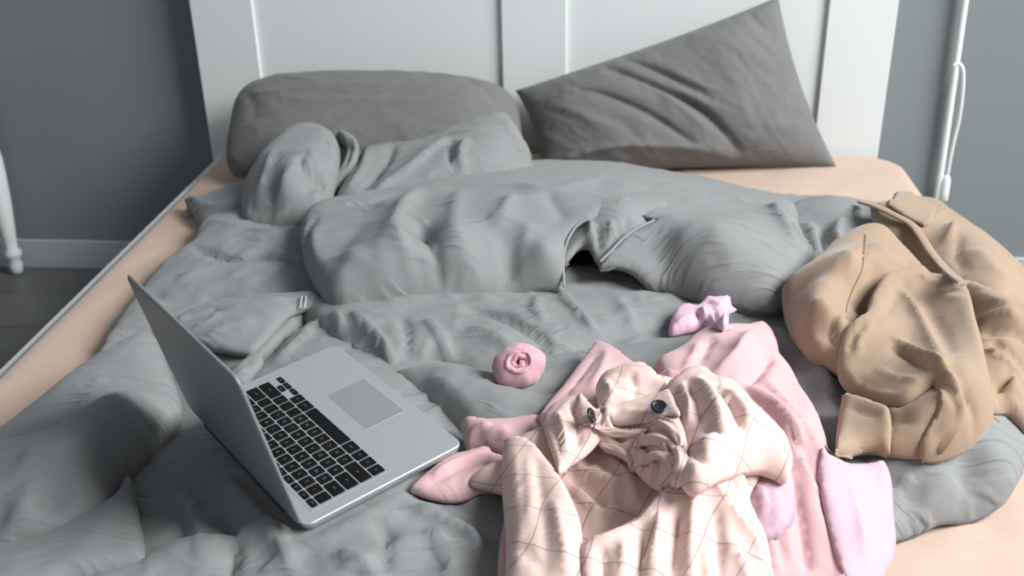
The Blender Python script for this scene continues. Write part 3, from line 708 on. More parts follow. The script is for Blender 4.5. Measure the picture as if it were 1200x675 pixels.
# hem curling round behind the knob
DV.append(layer(
 [(392,156,.13),(402,155,.135),(412,159,.135),(420,168,.13),(420,184,.12),(414,200,.105),(402,214,.09),(388,228,.08),(384,226,.08),(392,208,.095),(402,192,.11),(406,176,.12),(402,166,.13)],
 ctrl=[(413,176,.138)], folds=[([(404,160),(412,176),(404,196)],-.010,.005,.006,.1),([(414,160),(417,180),(404,206)],.006,.004)], r=.012, e=.01, t=.03, sp=.0045))
# fabric inside the opening of the big roll
DV.append(layer(
 [(640,262,.13),(655,240,.15),(720,228,.160),(780,238,.155),(775,258,.150),(745,280,.138),(718,300,.124),(706,310,.116),(697,304,.122),(688,288,.134),(678,290,.130),(668,302,.118),(655,306,.11)],
 ctrl=[(725,262,.166),(700,264,.162),(745,262,.162),(690,272,.152)], folds=[([(688,290),(692,272),(690,260)],.010,.005),([(715,258),(716,280),(708,302)],.010,.006),([(738,256),(728,272),(712,290)],-.008,.006),([(700,262),(702,280),(700,300)],-.008,.005)],
 r=.012, e=.008, t=.012, sp=.005))
# the big upper roll with its open hem
DV.append(layer(
 [(352,268,.09),(362,250,.10),(385,240,.10),(420,236,.09),(480,216,.08),(540,206,.06),(600,199,.05),(700,199,.05),(780,210,.05),(850,224,.05),(900,238,.06),(932,246,.07),
  (936,262,.10),(944,282,.10),(956,302,.09),(950,326,.085),(936,346,.085),(915,357,.085),(888,358,.085),(860,356,.085),(830,351,.09),(800,343,.09),(778,335,.095),(758,328,.105,0,.6),(735,317,.115,0,.3),(714,310,.125,0,.1),(702,307,.13,1,.1),
  (716,294,.14,0,.1),(733,277,.152,0,.1),(750,266,.16,0,.1),(767,258,.165,0,.1),(745,250,.17,0,.1),(715,249,.172,0,.1),(692,256,.17,1,.1),(678,263,.162,0,.1),(668,276,.15,0,.1),(662,292,.137,0,.1),(660,312,.118,0,.1),(661,335,.098,1,.1),
  (640,338,.09,0,.5),(600,342,.085),(566,349,.08),(530,356,.075),(490,361,.07),(450,364,.07),(415,367,.07),(398,364,.075),(384,352,.085),(370,336,.09),(360,318,.09),(354,295,.095)],
 ctrl=[(600,206,.150),(520,218,.145),(700,203,.155),(800,225,.15),(870,246,.14),(430,250,.13),(400,290,.135),(500,270,.16),(600,250,.175),(500,310,.145),(560,310,.15),(450,320,.135),(640,300,.155),(400,330,.12),(600,325,.12),
   (860,310,.15),(800,280,.165),(780,315,.13),(900,335,.12),(915,290,.14),(500,335,.12),(650,230,.175),(700,240,.175),(790,250,.16)],
 folds=[([(498,226),(474,248),(464,272),(480,315),(508,350)],.020,.016,.030,.2),([(492,262),(512,300),(528,330),(545,354)],-.022,.016,.022,.2),([(540,222),(532,262),(545,300),(562,325)],.010,.020),
   ([(602,230),(590,250),(576,264)],.010,.012),([(585,285),(575,300),(590,330)],.007,.016),([(625,262),(612,290),(606,330)],.007,.014),([(372,262),(366,290),(378,330),(398,355)],.008,.012),
   ([(372,252),(361,275),(363,305),(378,335),(398,354)],-.009,.005,.006,.15),([(362,258),(357,280),(360,310),(374,340)],.004,.005),([(430,262),(405,285),(398,320)],-.006,.018),([(440,250),(480,232),(530,222)],.008,.02),([(600,215),(640,225),(700,215),(760,225)],.009,.018),
   ([(905,240),(918,262),(932,285),(952,303)],.016,.006,.016,.1),([(925,255),(935,270),(948,288)],-.012,.008),([(830,262),(850,300),(856,345)],.004,.02),([(785,250),(795,275),(800,300)],.003,.02),
   ([(640,225),(650,240),(664,262)],-.006,.012),([(740,235),(725,242),(718,254)],.010,.006),([(760,240),(750,250),(742,262)],-.008,.006),
   ([(560,332),(590,325),(612,318)],-.005,.010),([(400,240),(440,236),(480,222)],-.006,.012),([(390,300),(430,315),(470,350)],.007,.014)],
 r=.045, e=.026, t=.035, fa=1.25, fw=1.4, sp=.0085, tuck=.8, nz=((.003,.10,101,.6),(.0014,.035,102,.4)), crumple=(1.010,50,.03,.25,.001,11)))
duvet = build('duvet', DV, M['duvet'])
tag(duvet, 'big crumpled grey cotton duvet heaped across the bed under the laptop and clothes', 'duvet')
# thin piping along the open hem, stitched mark at the tip of the lobe
def tube_px(name, pts, rad, m_, parent):
    return link(name, tube_mesh(crom(np.array([V(*q) for q in pts]), False, n=6), rad, 8), m_, parent)
tube_px('hem_piping', [(661,336,.099),(660,312,.120),(662,292,.139),(668,276,.152),(678,263,.164),(692,256,.172)], .0022, M['duvet_hem'], duvet)
tube_px('hem_piping', [(703,307,.131),(716,294,.142),(733,277,.154),(750,266,.162),(767,258,.167)], .0022, M['duvet_hem'], duvet)
st = []
for dx in (0, 5): st.append([(354+dx, 347-dx*.1, .083), (353+dx, 354, .080), (352+dx, 361, .074)])
for q in st: tube_px('stitching', q, .0011, M['duvet_stitch'], duvet)
# ------------------------------------------------------------------ laptop
LM = Matrix.Identity(4)
for i in range(3): LM[i][0], LM[i][1], LM[i][2], LM[i][3] = ex[i], ey[i], ez[i], O_[i]
def LP(x, y, z): return O_+ex*x+ey*y+ez*z
def rrect(x0, x1, y0, y1, r, n=5):
    out = []
    for cx, cy, a0 in ((x1-r, y1-r, 0), (x0+r, y1-r, 90), (x0+r, y0+r, 180), (x1-r, y0+r, 270)):
        for k in range(n+1):
            a = math.radians(a0+90*k/n); out.append((cx+r*math.cos(a), cy+r*math.sin(a)))
    return out
def slab(name, rings, matl, parent, fm):
    """stack of outlines (list of 2-D points, z) mapped by fm"""
    vs = []; fs = []; n = len(rings[0][0])
    for o2, z in rings: vs += [fm(a, b, z) for a, b in o2]
    for k in range(len(rings)-1):
        for i in range(n):
            j = (i+1) % n; fs.append((k*n+i, k*n+j, (k+1)*n+j, (k+1)*n+i))
    fs.append(tuple(range(n))[::-1]); fs.append(tuple((len(rings)-1)*n+i for i in range(n)))
    me = mesh(name, vs, fs); bm = bmesh.new(); bm.from_mesh(me); bmesh.ops.recalc_face_normals(bm, faces=bm.faces); bm.to_mesh(me); bm.free()
    o = link(name, me, matl, parent, False); return o
lap = empty('laptop', tuple(LP(LW/2, LD/2, -.016)), 'open silver laptop with black keys lying on the grey duvet', 'laptop')
H_ = .0155
slab('base', [(rrect(.012, LW-.012, .012, LD-.012, .008), -H_), (rrect(.003, LW-.003, .003, LD-.003, .011), -H_+.005), (rrect(0, LW, 0, LD, .012), -.0035), (rrect(0, LW, 0, LD, .012), -.0008), (rrect(.0008, LW-.0008, .0008, LD-.0008, .0112), 0)], M['alu'], lap, LP)
slab('trackpad', [(rrect(.1115, .2165, .1515, .2105, .003), -.001), (rrect(.1115, .2165, .1515, .2105, .003), .0004)], M['alu_pad'], lap, LP)
slab('trackpad_edge', [(rrect(.1107, .2173, .1507, .2113, .0035), -.001), (rrect(.1107, .2173, .1507, .2113, .0035), .0002)], M['white_trim'], lap, LP)
slab('keyboard_surround', [(rrect(.0175, .3085, .0185, .1315, .003), -.001), (rrect(.0175, .3085, .0185, .1315, .003), .0003)], M['alu'], lap, LP)
def legend_mesh(s, size):
    cu = bpy.data.curves.new('legend', 'FONT'); cu.body = s; cu.size = size; cu.align_x = 'CENTER'; cu.align_y = 'CENTER'; cu.extrude = 0; cu.resolution_u = 2
    o = bpy.data.objects.new('legend', cu); COL.objects.link(o); dg = bpy.context.evaluated_depsgraph_get(); dg.update()
    me = bpy.data.meshes.new_from_object(o.evaluated_get(dg)); bpy.data.objects.remove(o); bpy.data.curves.remove(cu); return me
PU = .284/14.5; KX0, KY0 = .0210, .0215
rows = [(.0105, [('esc',1.0)]+[('F%d' % k,1.0) for k in range(1,13)]+[('',1.5)]),
 (.0187, [(k,1) for k in '`1234567890-=']+[('delete',1.5)]),
 (.0187, [('tab',1.5)]+[(k,1) for k in 'QWERTYUIOP[]\\']),
 (.0187, [('caps',1.75)]+[(k,1) for k in "ASDFGHJKL;'"]+[('return',1.75)]),
 (.0187, [('shift',2.25)]+[(k,1) for k in 'ZXCVBNM,./']+[('shift',2.25)]),
 (.0187, [('fn',1),('ctrl',1),('alt',1),('cmd',1.25),('',5),('cmd',1.25),('alt',1)])]
def key(x0, x1, y0, y1, s):
    g = .0011; x0 += g; x1 -= g; y0 += g; y1 -= g; r = min(.0018, (y1-y0)*.3)
    k = slab('key', [(rrect(x0, x1, y0, y1, r, 3), 0), (rrect(x0, x1, y0, y1, r, 3), .0010), (rrect(x0+.0004, x1-.0004, y0+.0004, y1-.0004, r, 3), .0014)], M['key'], lap, LP)
    if s:
        lm = legend_mesh(s, .0068 if len(s) == 1 else (.0036 if len(s) > 3 else .0042))
        if len(lm.vertices):
            cx, cy = (x0+x1)/2, (y0+y1)/2
            # the user reads the keys from +y: right is local +x, up is -y
            for v in lm.vertices: v.co = Vector(LP(cx+v.co.x, cy-v.co.y, .00150))
            link('legend', lm, M['legend'], k, False)
ky = KY0
for hgt, ks in rows:
    kx = KX0
    for s, wd in ks: key(kx, kx+wd*PU, ky, ky+hgt, s); kx += wd*PU
    if ks[0][0] == 'fn':
        key(kx, kx+PU, ky+hgt/2, ky+hgt, '<'); key(kx+PU, kx+2*PU, ky, ky+hgt/2, '^'); key(kx+PU, kx+2*PU, ky+hgt/2, ky+hgt, 'v'); key(kx+2*PU, kx+3*PU, ky+hgt/2, ky+hgt, '>')
    ky += hgt+.0001
la = math.radians(81.4)
LZ = ez*math.sin(la)-ey*math.cos(la)*(1)          # direction from the hinge to the top of the lid
LN = np.cross(ex, LZ); LN = LN if LN@ey < 0 else -LN   # outward (back of the lid)
def LL(x, y, z): return O_+ez*.001+ex*x+LZ*y+LN*z
slab('lid', [(rrect(.001, LW-.001, .001, LD-.001, .0115, 8), .0), (rrect(0, LW, 0, LD, .0125, 8), .001), (rrect(0, LW, 0, LD, .0125, 8), .003), (rrect(.0025, LW-.0025, .0025, LD-.0025, .012, 8), .0046), (rrect(.010, LW-.010, .010, LD-.010, .010, 8), .0052)], M['alu_lid_shaded'], lap, LL)
slab('screen', [(rrect(.008, LW-.008, .012, LD-.008, .006), .0002), (rrect(.008, LW-.008, .012, LD-.008, .006), -.0006)], M['screen'], lap, LL)
link('hinge', tube_mesh([LP(.05, -.001, -.003), LP(LW-.05, -.001, -.003)], .0045, 14), M['rubber'], lap)
# ------------------------------------------------------------------ pink jersey top (under the checked shirt)
P_ = []
# left sleeve and hem corner
P_.append(layer([(540,497,.012),(549,489,.016),(568,493,.016),(596,493,.016),(629,489,.016),(660,500,.02),(660,560,.015),(600,562,.012),(590,545,.012),(566,531,.01),(547,527,.008),(543,514,.010)],
 ctrl=[(575,508,.035),(610,510,.035)], folds=[([(548,520),(556,505),(575,498)],.008,.006),([(560,512),(600,515),(630,512)],.006,.010),([(590,498),(592,515),(588,535)],.004,.01)],
 r=.02, e=.012, t=.012, sp=.005, drape=True, nz=((.0016,.03,201,.4),)))
P_.append(layer([(480,573,.006,1),(489,564,.010),(499,556,.012),(523,537,.014),(547,530,.015),(570,523,.015),(578,531,.014),(600,540,.014),(606,575,.010),(590,577,.007),(560,582,.006),(530,586,.005),(500,581,.005)],
 ctrl=[(530,562,.024),(560,560,.024)], folds=[([(497,573),(520,557),(545,545),(575,532)],-.006,.004,.008,.1),([(505,560),(535,542),(570,528)],.007,.007),([(540,575),(556,556),(572,545)],.005,.007)],
 r=.014, e=.008, t=.012, sp=.004, drape=True, nz=((.001,.02,203,.4),)))
# hem corner standing up behind the checked shirt
P_.append(layer([(697,402,.02,1),(708,403,.022),(726,413,.022),(746,428,.022),(790,450,.02),(760,520,.02),(680,520,.02),(634,494,.014),(633,486,.014),(641,474,.014),(660,452,.015),(680,425,.016)],
 ctrl=[(690,445,.034),(715,430,.036),(680,475,.034)], folds=[([(703,412),(686,436),(664,462),(645,482)],-.005,.003,.006,.08),([(712,408),(706,430),(690,460)],.006,.008),([(730,425),(712,445),(700,470)],-.005,.008)],
 r=.012, e=.008, t=.01, sp=.0045, drape=True, nz=((.0015,.03,205,.9),)))
# right side: body with deep soft folds running to the lower edge of the picture
P_.append(layer([(768,428,.02),(780,421,.025),(796,412,.03),(817,395,.03),(855,388,.032),(873,386,.035),(892,383,.035),(905,391,.032),(911,403,.028),(915,421,.026),(929,439,.024),(941,463,.022),(957,487,.02),(967,510,.02),
  (972,532,.02),(981,560,.02),(993,600,.02),(1001,637,.02),(1002,690,.02),(1000,760,.02),(900,780,.02),(840,700,.02),(820,560,.02),(780,470,.02)],
 ctrl=[(880,410,.075),(840,410,.06),(900,450,.065),(930,500,.065),(950,550,.065),(970,620,.06),(860,480,.06),(930,600,.055),(905,640,.04),(800,440,.05)],
 folds=[([(885,392),(866,415),(846,436),(832,450)],.016,.010,.016,.15),([(905,415),(890,432),(872,450)],-.018,.010,.014,.15),([(820,400),(812,420),(800,440)],.008,.008),([(835,395),(825,415),(815,432)],-.008,.007),
   ([(896,440),(918,477),(940,500),(963,537),(987,583),(997,623),(999,680)],.014,.012,.012,.15,(.2,.02)),([(876,448),(905,475),(932,505),(944,550),(970,590),(985,637),(988,690)],.013,.010,.012,.15,(.2,.02)),
   ([(860,447),(881,465),(908,496),(925,540)],-.012,.006,.009,.12),([(925,500),(940,530),(958,570),(975,610),(992,650)],-.013,.009,.010,.15),([(930,560),(940,610),(948,675)],-.014,.010,.012,.15),
   ([(905,600),(918,620),(925,660)],.012,.008),([(890,620),(905,645),(908,680)],.010,.008),([(930,445),(945,470),(955,490)],.006,.012)],
 r=.028, e=.02, t=.03, sp=.0055, drape=True, nz=((.002,.05,207,-1.0),(.0008,.02,208,-1.0))))
# twisted bit at the top
P_.append(layer([(766,430,.03),(774,423,.035),(790,420,.04),(803,425,.04),(812,436,.035),(806,448,.03),(790,452,.03),(775,447,.03)],
 ctrl=[(790,436,.052)], folds=[([(772,432),(786,427),(802,433)],.006,.004),([(776,442),(790,436),(802,442)],-.007,.004)], r=.012, e=.01, t=.015, sp=.004, drape=True, zoff=-.02))
P_.append(layer([(596,600,.006),(589,618,.008),(585,640,.009),(583,670,.009),(582,720,.009),(584,770,.009),(640,770,.010),(640,640,.010),(620,600,.008)],
 ctrl=[(600,680,.016)], r=.01, e=.007, t=.008, sp=.005, drape=True))
pink_t = empty('pink_top', tuple(V(860, 520, .06)), 'plain pink jersey top with sleeve and hem poking out around the checked shirt', 'clothes')
build('body', [P_[3], P_[4], P_[5]], M['pink'], pink_t)
build('sleeve', [P_[0]], M['pink'], pink_t); build('cuff', [P_[1]], M['pink'], pink_t); build('hem', [P_[2]], M['pink'], pink_t)

# ------------------------------------------------------------------ lilac garment, its corner to the right and folds inside
L_ = [layer([(962,536,.010),(985,543,.010),(1005,546,.010),(1025,544,.010),(1034,541,.010),(1040,548,.014),(1045,566,.014),(1047,600,.014),(1050,632,.012),(1046,655,.012),(1038,668,.012),(1030,690,.012),(1000,700,.012),(975,640,.01),(960,570,.01)],
 ctrl=[(1010,570,.032),(1020,610,.034),(1015,640,.034),(1000,600,.03)], folds=[([(1035,540),(1036,560),(1028,585)],.004,.01),([(985,545),(1000,580),(1008,620),(1010,660)],.008,.010),([(1015,600),(1010,625),(1015,650)],.006,.008),([(998,560),(1012,590),(1022,620)],-.005,.010)],
 r=.016, e=.01, t=.012, sp=.005, drape=True, nz=((.0018,.03,211,.9),)),
 layer([(855,560,.0),(885,550,.0),(925,560,.0),(932,600,.0),(920,630,.0),(890,640,.0),(860,620,.0)],
 ctrl=[(890,590,.020)], folds=[([(885,570),(895,590),(890,610)],.010,.006),([(905,575),(910,600),(905,625)],.008,.006),([(870,600),(890,612),(915,616)],-.008,.006),([(895,625),(908,622),(920,628)],.008,.005)],
 r=.02, e=.012, t=.02, sp=.005, drape=True, nz=((.002,.025,213,.9),))]
lil = build('lilac_top', L_, M['lilac']); tag(lil, 'lilac jersey garment peeking out beside the pink top at the lower right', 'clothes')

# ------------------------------------------------------------------ checked shirt
C_ = []
# low ground of the pile, seen in the hollows
C_.append(layer([(600,530,.016),(640,500,.02),(690,470,.02),(740,440,.022),(800,450,.022),(850,470,.02),(900,520,.016),(890,560,.012),(878,590,.012),(892,620,.012),(904,660,.012),(904,780,.012),(700,790,.012),(600,780,.012),(594,640,.014)],
 ctrl=[(690,570,.034),(720,590,.034),(660,520,.038),(760,550,.05),(820,560,.045),(720,540,.045),(850,580,.03)],
 folds=[([(672,540),(700,565),(740,570)],.009,.006),([(665,552),(695,580),(740,590)],-.009,.006),([(670,572),(700,600),(745,604)],.009,.006),([(660,560),(690,590),(700,630)],.004,.008),([(690,545),(715,575),(720,610)],.008,.008),([(705,530),(735,560),(745,595)],.009,.007),([(680,560),(705,585),(712,615)],-.006,.006)],
 r=.02, e=.012, t=.012, sp=.0055, drape=True, nz=((.003,.035,219,.9),)))
# cream piece next to the pink cuff
C_.append(layer([(551,566,.008),(559,554,.010),(570,546,.012),(582,542,.012),(600,540,.012),(612,550,.012),(606,580,.014),(592,577,.010),(572,572,.010)],
 ctrl=[(580,555,.022)], folds=[([(560,562),(576,548),(590,540)],.005,.005)], r=.012, e=.008, t=.012, sp=.0045, drape=True))
# left front panel with its straight edge
C_.append(layer([(590,516,.022,1),(600,514,.024),(613,513,.028,1),(627,522,.030),(640,538,.030),(653,553,.032),(667,579,.036),(679,608,.038),(684,640,.038),(690,680,.038),(694,780,.036),(600,790,.026),(592,720,.024),(593,640,.022),(590,600,.022),(588,560,.022)],
 ctrl=[(612,560,.038),(615,620,.038),(655,650,.044),(645,600,.044)],
 folds=[([(604,516),(604,560),(608,620),(608,690)],.004,.009),([(626,530),(632,570),(640,620),(640,690)],-.005,.010),([(648,585),(660,630),(664,690)],.007,.009),([(618,530),(622,570),(618,620)],.004,.008),([(600,640),(620,650),(640,680)],-.004,.008)],
 r=.010, e=.008, t=.010, sp=.0048, drape=True, nz=((.0016,.04,221,.9),(.0008,.016,222,.9))))
# lower draped panel hanging from the bowl-shaped fold
C_.append(layer([(682,640,.022),(700,630,.03),(722,622,.036),(745,609,.042),(758,596,.045),(768,583,.046),(782,575,.046),(797,572,.044),(810,560,.044),(830,553,.044),(853,545,.042),(868,552,.038),(876,566,.034),(880,590,.03),(890,612,.028),(899,632,.028),(903,660,.03),(903,720,.03),(890,790,.03),(780,800,.03),(690,790,.024),(684,700,.02)],
 ctrl=[(740,650,.055),(790,620,.062),(840,590,.058),(870,640,.048),(800,680,.058),(720,680,.045)],
 folds=[([(690,638),(722,628),(753,613),(770,592),(797,580),(825,572)],.010,.008,.010,.12),([(820,566),(812,600),(809,650),(812,710)],.011,.008,.010,.15),([(798,585),(792,630),(786,690)],-.013,.008),([(776,598),(768,640),(766,700)],.011,.007,.010,.12),
   ([(754,612),(752,650),(746,700)],-.010,.007),([(728,632),(730,660),(724,710)],.009,.008),([(706,640),(708,670),(704,710)],-.009,.006),([(833,562),(858,598),(888,640),(897,690)],.011,.008,.010,.15),([(836,590),(842,630),(842,690)],-.010,.008),
   ([(852,556),(872,585),(888,612)],-.007,.007),([(850,640),(868,655),(880,700)],.008,.007),([(822,640),(830,670),(828,710)],.006,.006),([(760,640),(758,670),(752,710)],.004,.005)],
 r=.012, e=.010, t=.014, sp=.0048, drape=True, nz=((.0020,.035,223,1.4),(.0010,.016,224,1.2)), crumple=(1.012,25,.04,.15,.0006,15)))
# lapel pieces upper left
C_.append(layer([(632,491,.014,1),(645,478,.02),(660,469,.024),(672,466,.026),(681,463,.028,1),(690,474,.028),(700,492,.028),(706,508,.03),(700,520,.028),(687,533,.026),(672,543,.024),(655,553,.022),(648,535,.02),(640,512,.016)],
 ctrl=[(665,495,.036),(680,510,.036),(660,525,.032)], folds=[([(650,482),(660,505),(664,540)],.007,.005),([(668,470),(676,495),(678,528)],-.007,.005),([(640,500),(655,515),(660,540)],-.005,.006),([(680,468),(690,490),(694,512)],.006,.004)],
 r=.008, e=.006, t=.008, sp=.0042, drape=True, nz=((.0018,.025,225,.9),)))
# folded top piece behind the placket
C_.append(layer([(699,451,.02),(707,441,.026),(720,435,.03),(736,431,.032),(752,428,.034),(764,434,.034),(774,445,.034),(784,456,.034),(770,475,.032),(740,485,.028),(710,486,.024),(700,470,.022)],
 ctrl=[(740,452,.046),(720,460,.042)], folds=[([(700,455),(720,462),(745,470)],.005,.006),([(720,438),(745,447),(770,450)],-.004,.008),([(708,444),(714,460),(716,476)],.005,.004),([(738,434),(744,452),(740,472)],-.005,.005)],
 r=.012, e=.010, t=.010, sp=.0042, drape=True, nz=((.0015,.03,227,.3),)))
# right shoulder, smooth and bright
C_.append(layer([(782,452,.03),(790,446,.036),(800,438,.042),(815,434,.046),(829,437,.046),(841,447,.044),(862,454,.04),(876,468,.036),(890,484,.034),(908,500,.032),(923,517,.03),(929,536,.028),(927,552,.024),(921,563,.02),(908,556,.022),(893,550,.026),(876,553,.030),(855,556,.034),(835,566,.036),(815,574,.038),(797,566,.036),(790,545,.034),(784,520,.034),(776,490,.032),(776,466,.030)],
 ctrl=[(820,465,.072),(850,490,.068),(800,500,.060),(880,520,.060),(840,530,.062),(905,535,.05)],
 folds=[([(812,440),(830,458),(841,482),(848,508)],.010,.008),([(798,448),(806,475),(806,505)],.010,.006),([(806,446),(817,470),(822,500)],-.009,.007),([(848,455),(868,478),(898,508)],.006,.009),([(835,450),(860,480),(875,515)],-.011,.007),([(858,458),(872,480),(880,505)],.006,.005),([(820,500),(850,512),(880,512)],-.007,.006),([(880,490),(895,510),(915,520)],-.005,.005),
   ([(850,550),(873,541),(897,534),(922,524)],.012,.007,.009,.12),([(840,552),(872,530),(905,515)],-.008,.008,.01),([(800,556),(824,553),(850,540)],.010,.006),([(792,545),(825,538),(860,518)],-.009,.009),([(790,528),(820,520),(850,505)],.006,.008)],
 r=.016, e=.014, t=.016, sp=.0046, drape=True, nz=((.0020,.035,229,.9),(.0010,.016,230,.9)), crumple=(1.012,25,.04,.15,.0006,17)))
# bunched centre
C_.append(layer([(692,488,.012),(720,480,.018),(750,474,.02),(785,478,.02),(800,500,.02),(806,530,.02),(800,556,.018),(780,566,.016),(756,564,.014),(742,548,.012),(730,535,.010),(708,526,.008),(694,512,.008),(686,500,.008)],
 ctrl=[(745,505,.03),(775,520,.036),(760,545,.03)],
 folds=[([(690,498),(715,500),(745,507),(780,518)],.009,.004,.005,.1),([(690,508),(712,517),(735,526),(748,540)],.009,.004,.005,.1),([(692,503),(718,508),(750,518)],-.009,.003,.004,.1),([(700,491),(738,488),(770,494),(800,508)],.009,.005,.006,.1),
   ([(700,496),(740,497),(780,507)],-.009,.003,.004),([(735,516),(752,530),(758,552)],.008,.004),([(742,512),(762,526),(768,556)],-.010,.004),([(760,510),(778,528),(782,556)],.009,.004),([(776,508),(792,528),(792,552)],-.009,.004),([(728,524),(742,536),(748,552)],-.007,.004)],
 r=.010, e=.008, t=.010, sp=.0036, drape=True, nz=((.0022,.018,233,.9),)))
# knotted ruffle in the middle
def ruffle(pts, w0, z, hgt, seed):
    """a pinched tube of cloth standing on the pile"""
    q = [hit(a, b, lambda x, y: bil(GZ, x, y)+z) for a, b in pts]; q = crom(np.array(q), False, n=7); n = len(q); nn = 20; vs = []; fs = []
    for i, p in enumerate(q):
        tt = q[min(i+1, n-1)]-q[max(i-1, 0)]; tt /= np.linalg.norm(tt); sd = np.cross(tt, [0, 0, 1]); sd /= np.linalg.norm(sd); u2 = np.cross(sd, tt)
        s = i/(n-1); tap = (math.sin(PI*min(max(s, .04), .96)))**.45
        for k in range(nn):
            a = 2*PI*k/nn; rr = w0*tap*(1+.16*math.sin(3*a+s*6+seed)+.10*math.sin(5*a-s*9+seed*2))
            vs.append(p+sd*math.cos(a)*rr+u2*math.sin(a)*rr*hgt)
    for i in range(n-1):
        for k in range(nn): fs.append((i*nn+k, i*nn+(k+1) % nn, (i+1)*nn+(k+1) % nn, (i+1)*nn+k))
    fs.append(tuple(range(nn))[::-1]); fs.append(tuple((n-1)*nn+k for k in range(nn)))
    a_ = np.array(vs); uv = a_[:, :2].copy(); uv[:, 1] += (a_[:, 2]-MT)*.6
    return dict(v=[tuple(v) for v in vs], f=fs, uv=uv)
C_ += [ruffle([(696,500),(714,506),(738,508),(760,503)], .0060, .001, .8, 7), ruffle([(704,520),(722,526),(738,538),(742,552)], .0062, .001, .8, 8),
       ruffle([(792,524),(800,540),(798,558),(788,570)], .0085, .001, .9, 9), ruffle([(768,494),(785,500),(796,512),(798,524)], .0070, .0, .8, 10), ruffle([(744,524),(756,517),(772,515),(788,520),(796,532)], .0085, .001, .8, 1), ruffle([(752,556),(758,540),(772,534),(786,540),(790,552)], .0075, .002, .9, 3),
       ruffle([(764,538),(769,552),(768,566),(776,574)], .0065, .002, .9, 4)]
shirt = empty('checked_shirt', tuple(V(750, 560, .06)), 'crumpled cream-pink checked shirt with dark buttons in front of the laptop', 'shirt')
body = build('body', C_, M['check'], shirt)
# placket ends with the two dark buttons
def placket(outl, ctr, zo):
    return layer(outl, ctrl=ctr, r=.006, e=.003, t=.006, sp=.0035, drape=True, zoff=zo, keep=True, nz=((.0006,.02,231,.4),))
pk = build('placket', [placket([(700,478,.004),(722,474,.006),(745,468,.007),(770,460,.008),(783,457,.008,1),(787,462,.008),(792,474,.008),(797,487,.008),(785,490,.007),(765,494,.007),(745,496,.006),(722,497,.005),(705,490,.004)], [(760,478,.012)], 0),
   placket([(676,480,.004),(681,466,.006,1),(692,474,.007),(703,484,.008),(704,494,.007),(690,502,.006),(680,496,.004)], [(690,486,.010)], 0)], M['check'], shirt)
def button(px, py, tilt):
    c_ = hit(px, py, lambda x, y: bil(GZ, x, y)+.0045); bm = bmesh.new(); R = .0098
    prof = [(0.0001, 0), (R*.9, 0), (R, .0008), (R, .0022), (R*.9, .003), (R*.78, .003), (R*.70, .0023), (.0001, .0021)]
    lathe(bm, prof, 28)
    for k in range(4):
        a = PI/4+k*PI/2; bmesh.ops.create_cone(bm, cap_ends=True, segments=8, radius1=.0009, radius2=.0009, depth=.0006, matrix=Matrix.Translation((.0022*math.cos(a), .0022*math.sin(a), .0023)))
    bmesh.ops.transform(bm, verts=bm.verts, matrix=Matrix.Translation(Vector(c_)) @ Matrix.Rotation(tilt[0], 4, 'X') @ Matrix.Rotation(tilt[1], 4, 'Y'))
    o = from_bm('button', bm, M['button'], shirt, True); return o
M['button'] = mat('dark_plastic_button', (.012, .014, .025), .25)
M['button_side'] = M['button']
button(772, 477, (.35, .0)); button(692, 487, (.25, 1.05))

# ------------------------------------------------------------------ tan hoodie
HA = [layer([(1042,241,.04,1),(1055,227,.05,1),(1072,233,.055),(1088,237,.055),(1104,242,.058),(1120,254,.06),(1140,269,.062),(1160,283,.062),(1180,299,.062),(1200,318,.06),(1235,350,.05),(1260,400,.04),(1260,470,.03),(1180,430,.03),(1120,380,.03),(1080,330,.03),(1060,295,.03),(1030,275,.02),(1021,250,.025),(1022,243,.03)],
 ctrl=[(1130,300,.085),(1160,330,.085),(1180,360,.08),(1110,280,.08),(1060,262,.055),(1045,262,.045),(1080,300,.05),(1095,255,.07),(1200,350,.075)],
 folds=[([(1118,262),(1112,278),(1100,285)],.012,.007,.010,.12),([(1103,243),(1097,254),(1082,265)],.006,.004,.005,.1),([(1125,275),(1123,300),(1135,320)],-.008,.010),([(1070,268),(1058,275),(1048,290)],-.006,.006,.01,.1),([(1140,290),(1170,320),(1200,350)],.006,.02),([(1200,330),(1185,345),(1175,365)],-.005,.010)],
 r=.035, e=.02, t=.03, sp=.006, drape=True, nz=((.0015,.06,301,-.8),))]
HC = [layer([(916,348,.03),(917,338,.03),(925,328,.035),(940,319,.04),(955,308,.045),(967,296,.05),(982,286,.055),(1000,276,.06),(1014,272,.06),(1030,272,.06),(1045,279,.058),(1056,291,.055),(1068,303,.05),(1078,314,.05),(1086,326,.045),(1070,350,.03),(1040,380,.03),(1010,430,.03),(990,436,.025),(968,424,.025),(950,415,.025),(936,401,.025),(925,385,.026),(918,366,.028)],
 ctrl=[(970,330,.10),(1000,310,.115),(1035,300,.11),(950,360,.09),(980,360,.09),(960,395,.08),(1055,310,.09),(1010,360,.055),(995,385,.05),(930,350,.065)],
 folds=[([(1014,276),(1012,296),(1010,316),(1001,335),(994,355),(988,385)],-.005,.003,.004,.08),([(1030,310),(1015,330),(1003,345)],-.010,.008,.012,.15),([(1040,320),(1020,342),(1005,368)],-.016,.010,.014,.15),([(985,365),(975,385),(985,405)],-.012,.008,.012,.15),
   ([(960,380),(955,400),(965,415)],.006,.012),([(1020,285),(1040,300),(1062,310)],.007,.012),([(985,295),(1000,305),(990,330)],.005,.012),([(925,370),(945,382),(965,380)],-.004,.01)],
 r=.045, e=.035, t=.04, sp=.006, drape=True, nz=((.0018,.05,303,.3),))]
